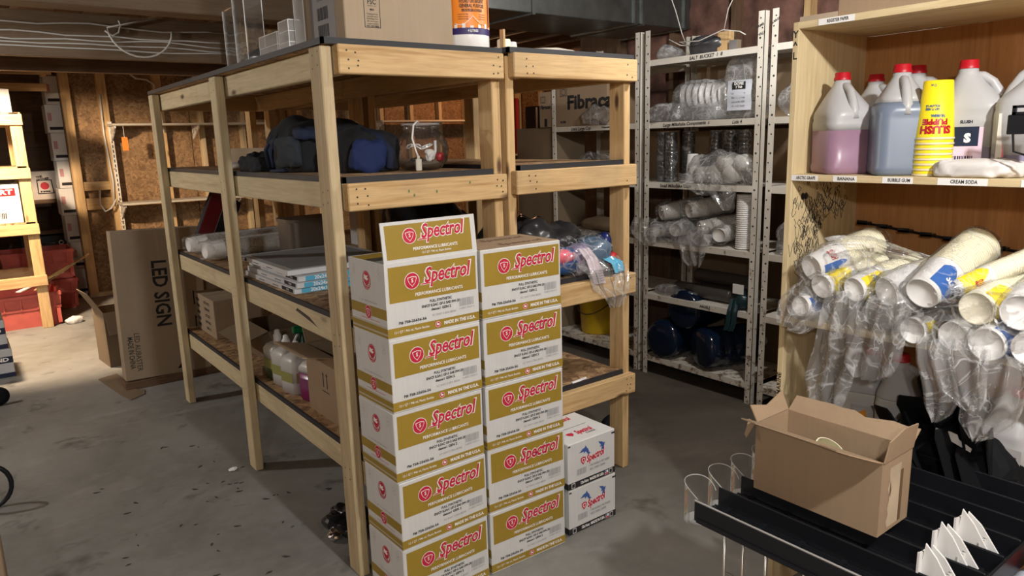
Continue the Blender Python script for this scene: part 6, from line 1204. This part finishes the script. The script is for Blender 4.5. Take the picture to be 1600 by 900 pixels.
b.poly([(-0.03, 0), (0.03, 0), (0, 0.035)], 0, FR(1.05, 5.0494, 0.085)); part('black_lettering', b, INK, t, stuff=True)
b = MB(); b.box(0.70, 5.045, 0, 1.72, 5.18, 0.0545, 0.002); solo('dark_plank', b, DARKWOOD[0], 'dark plank on the floor under the LED sign carton', 'plank', (1.2, 5.1, 0))
carton_box('tall_carton', 'brown carton hidden behind the grey-post shelving, right of the LED sign carton', 1.25, 5.19, 0.0, 1.62, 5.40, 0.85, CARD, seam=False)
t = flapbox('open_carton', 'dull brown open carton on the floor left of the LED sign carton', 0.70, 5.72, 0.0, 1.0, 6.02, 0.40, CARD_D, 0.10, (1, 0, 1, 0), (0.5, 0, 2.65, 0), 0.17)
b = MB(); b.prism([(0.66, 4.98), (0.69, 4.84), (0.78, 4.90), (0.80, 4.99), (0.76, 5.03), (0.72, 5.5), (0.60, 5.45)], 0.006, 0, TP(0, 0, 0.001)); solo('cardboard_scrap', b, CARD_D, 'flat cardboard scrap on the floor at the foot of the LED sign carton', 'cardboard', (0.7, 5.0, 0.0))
# red crates
def crate(label, x, y, z, wx, wy, h, rz=0):
    t = thing('red_crate', label, 'crate', (x, y, z), rz, 'dusty red plastic crates'); RM[t.name] = Matrix.Translation((x, y, z)); th = 0.012; k = 0.03
    b = MB(); lo = [(x-wx/2+k, y-wy/2+k), (x+wx/2-k, y-wy/2+k), (x+wx/2-k, y+wy/2-k), (x-wx/2+k, y+wy/2-k)]; hi = [(x-wx/2, y-wy/2), (x+wx/2, y-wy/2), (x+wx/2, y+wy/2), (x-wx/2, y+wy/2)]
    sh = lambda P, d: [(p[0]+(d if p[0] < x else -d), p[1]+(d if p[1] < y else -d)) for p in P]
    R = [[(p[0], p[1], z) for p in lo], [(p[0], p[1], z+h) for p in hi], [(p[0], p[1], z+h) for p in sh(hi, th)], [(p[0], p[1], z+0.012) for p in sh(lo, th)]]; b.loft(R, 0, None, (True, True)); part('crate_body', b, CRATER, t)
    b = MB()
    for zz in (z+h-0.03, z+h*0.52): e = k*(1-(zz-z)/h)-0.008; b.loft([rrect(wx-2*e, wy-2*e, 0.01, zz+q, x, y) for q in (0, 0.022)], 0, None, (False, False)); b.loft([rrect(wx-2*e, wy-2*e, 0.01, zz+q, x, y) for q in (0.022, 0.0221)])  if False else None
    part('rim_band', b, CRATER, t)
    for i in range(5):
        xx = x-wx/2+0.06+i*(wx-0.12)/4; b = MB(); b.box(xx-0.006, y-wy/2-0.002, z+h*0.55, xx+0.006, y-wy/2+0.02, z+h-0.03); part('rib', b, CRATER, t)
    for xx in (x-wx/2+0.02, x+wx/2-0.05): b = MB(); b.box(xx, y-wy/2-0.006, z+0.02, xx+0.03, y-wy/2+0.03, z+h*0.5); part('corner_foot', b, CRATER, t)
    return t
crate('dusty red plastic crate at the front, sticks lying in it', 0.33, 7.79, 0, 0.62, 0.50, 0.30)
crate('dusty red plastic crate behind the front one, standing on another', 0.56, 8.47, 0.302, 0.60, 0.46, 0.29)
crate('dusty red plastic crate on the floor carrying the rear crate', 0.56, 8.47, 0, 0.60, 0.46, 0.30)
crate('dusty red plastic crate at the right with a broken side', 0.80, 8.10, 0.0, 0.22, 0.26, 0.46) if False else None
for i, (p0, p1, r, m) in enumerate([((0.40, 7.76, 0.31), (0.96, 8.26, 0.50), 0.012, YELP), ((0.46, 7.72, 0.305), (0.98, 8.20, 0.53), 0.010, PINE[0]), ((0.33, 7.70, 0.31), (0.72, 8.05, 0.40), 0.022, PAPERW)]):
    d = V(p1)-V(p0); M = along(p0, d); b = MB(); b.box(-r, -0.004, 0, r, 0.004, d.length, 0, 0, M); solo('wooden_stick', b, plain('yellow_stick', (0.75, 0.52, 0.16), 0.6) if i == 0 else m, ['yellow flat stick poking out of the front red crate', 'thin wooden stick poking out beside the yellow one', 'short white board end leaning in the front red crate'][i], 'stick', p0)
b = MB(); b.blob((0.70, 7.5, 0.03), (0.07, 0.06, 0.035), None, 0.02, 12, 3, 20, 10, flat=-0.0295); solo('crumpled_paper', b, PAPERW, 'crumpled white paper on the floor right of the front red crate', 'paper', (0.7, 7.5, 0))
# lumber shelf of the store room
t = thing('wooden_shelving_unit', 'bright lumber shelving at the left edge under the warm lamp', 'shelving unit', (0.0, 7.7, 0), 0)
for (x, y) in ((0.46, 7.46), (0.46, 8.05), (-0.75, 7.46), (-0.75, 8.05)): b = MB(); lumber(b, x, y, 0, x+0.085 if y < 8 else x+0.04, y+0.04, 1.86); part('post', b, PINE[2], t)
for z in (1.845, 1.40, 0.925, 0.475):
    for y in (7.42, 8.09): b = MB(); lumber(b, -0.78, y, z-0.09, 0.55, y+0.038, z); part('front_board', b, PINE[0], t)
    b = MB(); lumber(b, 0.51, 7.5, z-0.09, 0.545, 8.05, z); part('side_board', b, PINE[1], t)
    if z != 0.475: b = MB(); b.box(-0.75, 7.46, z, 0.53, 8.1, z+0.015); part('shelf_deck', b, OSB, t)
t = carton_box('white_carton', 'white carton with dark red strip on the lumber shelf at the left edge', -0.05, 7.48, 0.9405, 0.45, 7.9, 1.27, WCARD)
b = MB(); b.rect(-0.05, 1.17, 0.42, 1.235, 0, FR(0, 7.4795, 0)); part('dark_red_strip', b, plain('dark_red_print', (0.2, 0, 0)), t); b = MB(); b.text('TIRE FIT'[0:0]+'DESSERT', 0.055, FR(0.25, 7.479, 1.202), 0, 0.002, width=0.30); part('white_lettering', b, WHITEP, t, stuff=True); b = MB(); b.barcode(0.14, 0.05, FR(0.20, 7.4794, 0.98), 0, 14, 6); part('barcode', b, INK, t, stuff=True)
for i, (x0, x1, z1) in enumerate([(-0.3, 0.20, 2.02), (0.22, 0.40, 2.10), (0.42, 0.50, 2.06)]): carton_box('shelf_box', ['long flat box on the lumber shelf top at the frame edge', 'white upright box on the lumber shelf top, middle one', 'narrow white box on the lumber shelf top at its right end'][i], x0, 7.6, 1.8605, x1, 7.9, z1, [CARD, WCARD, WCARD][i], seam=False)
# dark store beyond the stud wall
t = thing('store_shelf', 'dark plank shelf against the store wall behind the crates', 'shelf', (0.45, 9.4, 0))
for z in (1.03, 0.70, 0.42): b = MB(); b.box(-0.4, 9.2, z-0.04, 1.0, 9.6, z); part('plank', b, DARKWOOD[0], t)
for x in (-0.42, 0.98): b = MB(); b.box(x, 9.25, 0, x+0.04, 9.55, 1.6); part('post', b, DARKWOOD[2], t)
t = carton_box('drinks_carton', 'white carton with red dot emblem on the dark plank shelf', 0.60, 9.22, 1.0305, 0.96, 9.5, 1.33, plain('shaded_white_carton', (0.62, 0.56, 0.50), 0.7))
b = MB(); b.disc(0.04, 0, FR(0.79, 9.2194, 1.175), 20); part('red_dot', b, REDP, t); b = MB(); b.add([(0.72, 9.2194, 1.09), (0.87, 9.2194, 1.09), (0.86, 9.2194, 1.24), (0.72, 9.2194, 1.24), (0.73, 9.2194, 1.10), (0.86, 9.2194, 1.10), (0.85, 9.2194, 1.23), (0.73, 9.2194, 1.23)], [(0, 1, 5, 4), (1, 2, 6, 5), (2, 3, 7, 6), (3, 0, 4, 7)]); b.text('THE', 0.03, FR(0.75, 9.2192, 1.27) @ RZ(0.2), 0, 0.002); b.text('MOTHER', 0.03, FR(0.78, 9.2192, 1.245) @ RZ(0.15), 0, 0.002, width=0.12); b.text('BREWING', 0.02, FR(0.79, 9.2192, 1.115), 0, 0.002, width=0.09); part('black_printing', b, INK, t, stuff=True)
t = thing('black_case', 'black case with metal clasps on the low dark shelf', 'case', (0.7, 9.3, 0.42)); b = MB(); b.box(0.50, 9.21, 0.4205, 0.97, 9.55, 0.66, 0.02); part('case_body', b, BLACK, t); b = MB(); b.disc(0.025, 0, FR(0.86, 9.2085, 0.56), 16, r0=0.015); b.tube([(0.64, 9.205, 0.56), (0.80, 9.205, 0.56)], 0.008, 6); b.disc(0.02, 0, FR(0.60, 9.2085, 0.56), 12, r0=0.012); part('metal_clasps', b, STEEL, t, stuff=True)
# column of white cartons behind the end stud
pz = 0.02
for i in range(8):
    h = 0.283; x0 = 0.885+0.012*((i*5) % 3)-0.004*i
    t = thing('stacked_carton', 'white carton behind the end stud, %s of its column' % ['lowest', 'second from the bottom', 'third from the bottom', 'fourth from the bottom', 'fifth from the bottom', 'third from the top', 'second from the top', 'topmost'][i], 'carton', (1.05, 9.0, pz), 0, 'column of white cartons behind the stud')
    b = MB(); b.box(x0, 8.86, pz, x0+0.33, 9.15, pz+h-0.002, 0.004); part('carton', b, WCARD, t); b = MB(); b.rect(x0+0.02, pz+0.03, x0+0.14, pz+0.06, 0, FR(0, 8.8594, 0)); part('black_label', b, INK, t)
    b = MB(); b.rect(x0+0.015, pz+0.12, x0+0.05, pz+0.2, 0, FR(0, 8.8594, 0)); part('pink_printing', b, plain('faded_pink_print', (0.5, 0.25, 0.27)), t); pz += h
b = MB(); b.box(0.9, 8.85, 0, 1.25, 9.16, 0.0195); solo('pallet_board', b, DARKWOOD[0], 'board under the column of white cartons', 'board', (1.05, 9.0, 0))
# wall standards with bracket shelves
def wall_shelf(label, x0, x1, z, n):
    t = thing('wall_shelf', label, 'shelf', ((x0+x1)/2, 8.6, z), 0, 'bracket shelves on the stud wall'); b = MB(); b.box(x0, 8.36, z-0.02, x1, 8.67, z); part('shelf_board', b, plain('pale_shelf_board', (0.50, 0.46, 0.38), 0.6), t)
    for i in range(n):
        x = x0+0.03+(x1-x0-0.06)*i/max(1, n-1); b = MB(); b.prism([(0, 0), (0.28, 0), (0.28, -0.02), (0.06, -0.13), (0, -0.15)], 0.012, 0, Matrix(((0, 0, 1, x-0.006), (-1, 0, 0, 8.67), (0, 1, 0, z-0.021), (0, 0, 0, 1)))); part('bracket', b, RACK, t)
wall_shelf('upper white bracket shelf on the stud wall left of the shelving', 1.37, 3.05, 1.79, 3); wall_shelf('lower white bracket shelf on the stud wall left of the shelving', 1.37, 2.60, 0.985, 2); wall_shelf('white bracket shelf on the stud wall behind the fish bowl', 4.40, 6.2, 1.80, 3)
wall_shelf('warm lit bracket shelf far behind the clean unit', 6.2, 8.0, 1.31, 2)
for x in (1.40, 4.43): b = MB(); b.box(x-0.018, 8.672, 0.62, x+0.018, 8.694, 1.82); t = thing('slotted_standard', 'slotted steel shelf standard, %s' % ('left one with orange tag' if x < 2 else 'right one behind the fish bowl'), 'standard', (x, 8.69, 0.62), 0, 'slotted standards on the stud wall'); part('channel', b, RACK, t); b = MB(); [b.rect(-0.005, 0.03+0.05*k, 0.005, 0.06+0.05*k, 0, FR(x, 8.6715, 0.62)) for k in range(23)]; part('slots', b, INK, t, stuff=True)
b = MB(); b.box(1.445, 8.40, 1.52, 1.50, 8.403, 1.655); solo('orange_tag', b, plain('orange_tag', srgb(226, 128, 40), 0.6), 'orange tag hanging under the upper bracket shelf end', 'tag', (1.47, 8.4, 1.52)); b = MB(); b.tube([(1.472, 8.40, 1.652), (1.472, 8.40, 1.768)], 0.003, 4); solo('tag_string', b, WIREW, 'thin string holding the orange tag under the bracket shelf', 'string', (1.472, 8.4, 1.65))
t = thing('black_speaker', 'tall black loudspeaker on the warm lit far shelf', 'speaker', (7.2, 8.5, 1.31)); b = MB(); b.box(6.93, 8.38, 1.3105, 7.42, 8.66, 1.99, 0.02); part('cabinet', b, BLACK, t); b = MB(); b.rect(7.25, 1.90, 7.38, 1.96, 0, FR(0, 8.379, 0)); part('white_label', b, PAPERW, t)
b = MB(); b.tube([(6.93, 8.5, 1.45), (6.85, 8.45, 1.36), (6.6, 8.42, 1.318), (6.75, 8.40, 1.318), (6.92, 8.42, 1.33)], 0.012, 5); part('power_lead', b, BLACK, t, True)
b = MB(); b.grid(lambda u, v: V((6.52+0.26*u, 8.60+0.03*math.sin(9*u), 1.33+0.78*v)), 16, 4); solo('red_cloth', b, plain('red_cloth', (0.32, 0.02, 0.015), 0.9), 'dark red cloth hanging at the far wall beside the black speaker', 'cloth', (6.6, 8.6, 1.33), True)
# cartons at the far left edge
carts = [((-0.30, 5.95, 0.0), (0.165, 6.35, 0.20), 'grey-white carton with dark band lettered BLEND, lowest at the left edge'), ((-0.32, 5.97, 0.2005), (0.15, 6.37, 0.40), 'grey-white carton with dark band on the lowest one at the left edge'), ((-0.34, 5.99, 0.4005), (0.13, 6.40, 0.60), 'grey-white carton at the top of the left edge stack')]
for i, (a, c, lb) in enumerate(carts):
    t = thing('banded_carton', lb, 'carton', ((a[0]+c[0])/2, (a[1]+c[1])/2, a[2]), 0, 'banded cartons at the left edge'); b = MB(); b.box(*a, *c, 0.004); part('carton', b, plain('grey_white_carton', (0.50, 0.52, 0.55), 0.6), t)
    b = MB(); b.rect(a[0], a[2]+0.105, c[0], a[2]+0.15, 0, FR(0, a[1]-0.0006, 0)); b.rect(a[0], a[2]+0.004, c[0], a[2]+0.035, 0, FR(0, a[1]-0.0006, 0)); part('navy_band', b, plain('navy_band', srgb(22, 32, 62), 0.6), t); b = MB(); b.text('BLEND', 0.036, FR(c[0]-0.10, a[1]-0.001, a[2]+0.128), 0, 0.0016, width=0.15); part('band_lettering', b, WHITEP, t, stuff=True)
b = MB(); b.lathe([(0.0, -0.02), (0.03, -0.02), (0.055, -0.018), (0.06, 0), (0.055, 0.018), (0.03, 0.02), (0, 0.02)], 24, 0, Matrix.Translation((0.04, 5.30, 0.0605)) @ RX(PI/2)); t = solo('rubber_wheel', b, BLACKM, 'small black rubber wheel on the floor at the left edge', 'wheel', (0.04, 5.3, 0), True)
b = MB(); b.tube([(-0.06+0.08*math.cos(a), 3.72, 0.1+0.095*math.sin(a)) for a in [2*PI*i/24 for i in range(24)]], 0.010, 8, 0, None, True); solo('black_hose', b, BLACK, 'loop of black hose standing on the floor at the left edge', 'hose', (-0.06, 3.72, 0), True)
b = MB(); b.box(-0.55, 2.35, 0.0, -0.040, 2.86, 0.30, 0.004); solo('near_carton', b, CARD, 'brown carton whose corner shows at the lower left edge', 'box', (-0.3, 2.6, 0))
b = MB(); b.lathe([(0.0, -0.025), (0.045, -0.025), (0.075, -0.022), (0.083, 0), (0.075, 0.022), (0.045, 0.025), (0, 0.025)], 28, 0, Matrix.Translation((2.445, 2.40, 0.0835)) @ RX(PI/2-0.35)); solo('rubber_wheel', b, BLACKM, 'black rubber wheel leaning behind the clean unit front post', 'wheel', (2.445, 2.4, 0), True)
# floor litter
b = MB(); b.blob((1.08, 2.56, 0.03), (0.08, 0.13, 0.035), None, 0.03, 16, 6, 40, 16, flat=-0.0295); solo('black_film_bundle', b, DKBAG, 'crumpled shiny black film on the floor by the corner post', 'film', (1.08, 2.56, 0))
b = MB(); b.blob((1.00, 2.50, 0.02), (0.03, 0.035, 0.022), None, 0.012, 26, 8, 20, 10, flat=-0.0195); solo('foil_scrap', b, STEEL, 'shiny foil scrap beside the black film on the floor', 'foil', (1.0, 2.5, 0))
b = MB(); b.blob((0.873, 3.40, 0.008), (0.022, 0.016, 0.008), None, 0.006, 40, 3, 14, 8, flat=-0.0075); solo('foil_scrap', b, PAPERW, 'tiny pale foil scrap on the floor left of the middle post', 'foil', (0.873, 3.4, 0))
b = MB(); rr = random.Random(4)
for (px, py) in [(0.85, 3.85), (0.80, 3.6), (0.70, 3.3), (0.95, 3.05), (0.78, 3.15), (0.73, 3.18), (0.6, 3.0), (0.62, 2.75), (0.85, 2.75), (0.75, 2.45), (0.45, 3.3), (0.4, 3.0), (0.87, 3.3), (0.9, 3.45), (0.83, 3.25), (0.35, 2.85), (1.35, 1.62), (1.1, 2.9), (1.15, 2.75), (0.65, 3.9), (0.5, 2.6), (0.88, 3.0), (0.68, 2.9), (0.3, 3.6)]:
    for k in range(2):
        x, y, a, l = px+rr.uniform(-.06, .06), py+rr.uniform(-.06, .06), rr.uniform(0, PI), rr.uniform(.006, .018); b.prism([(-l, -l*0.25), (l*0.4, -l*0.4), (l, 0), (0, l*0.35)], 0.0015, 0, TP(x, y, 0.0005) @ RZ(a))
stuff('floor_litter', b, plain('dark_litter', (0.05, 0.045, 0.035), 0.9), 'dark specks and leaf bits scattered on the concrete', 'litter')
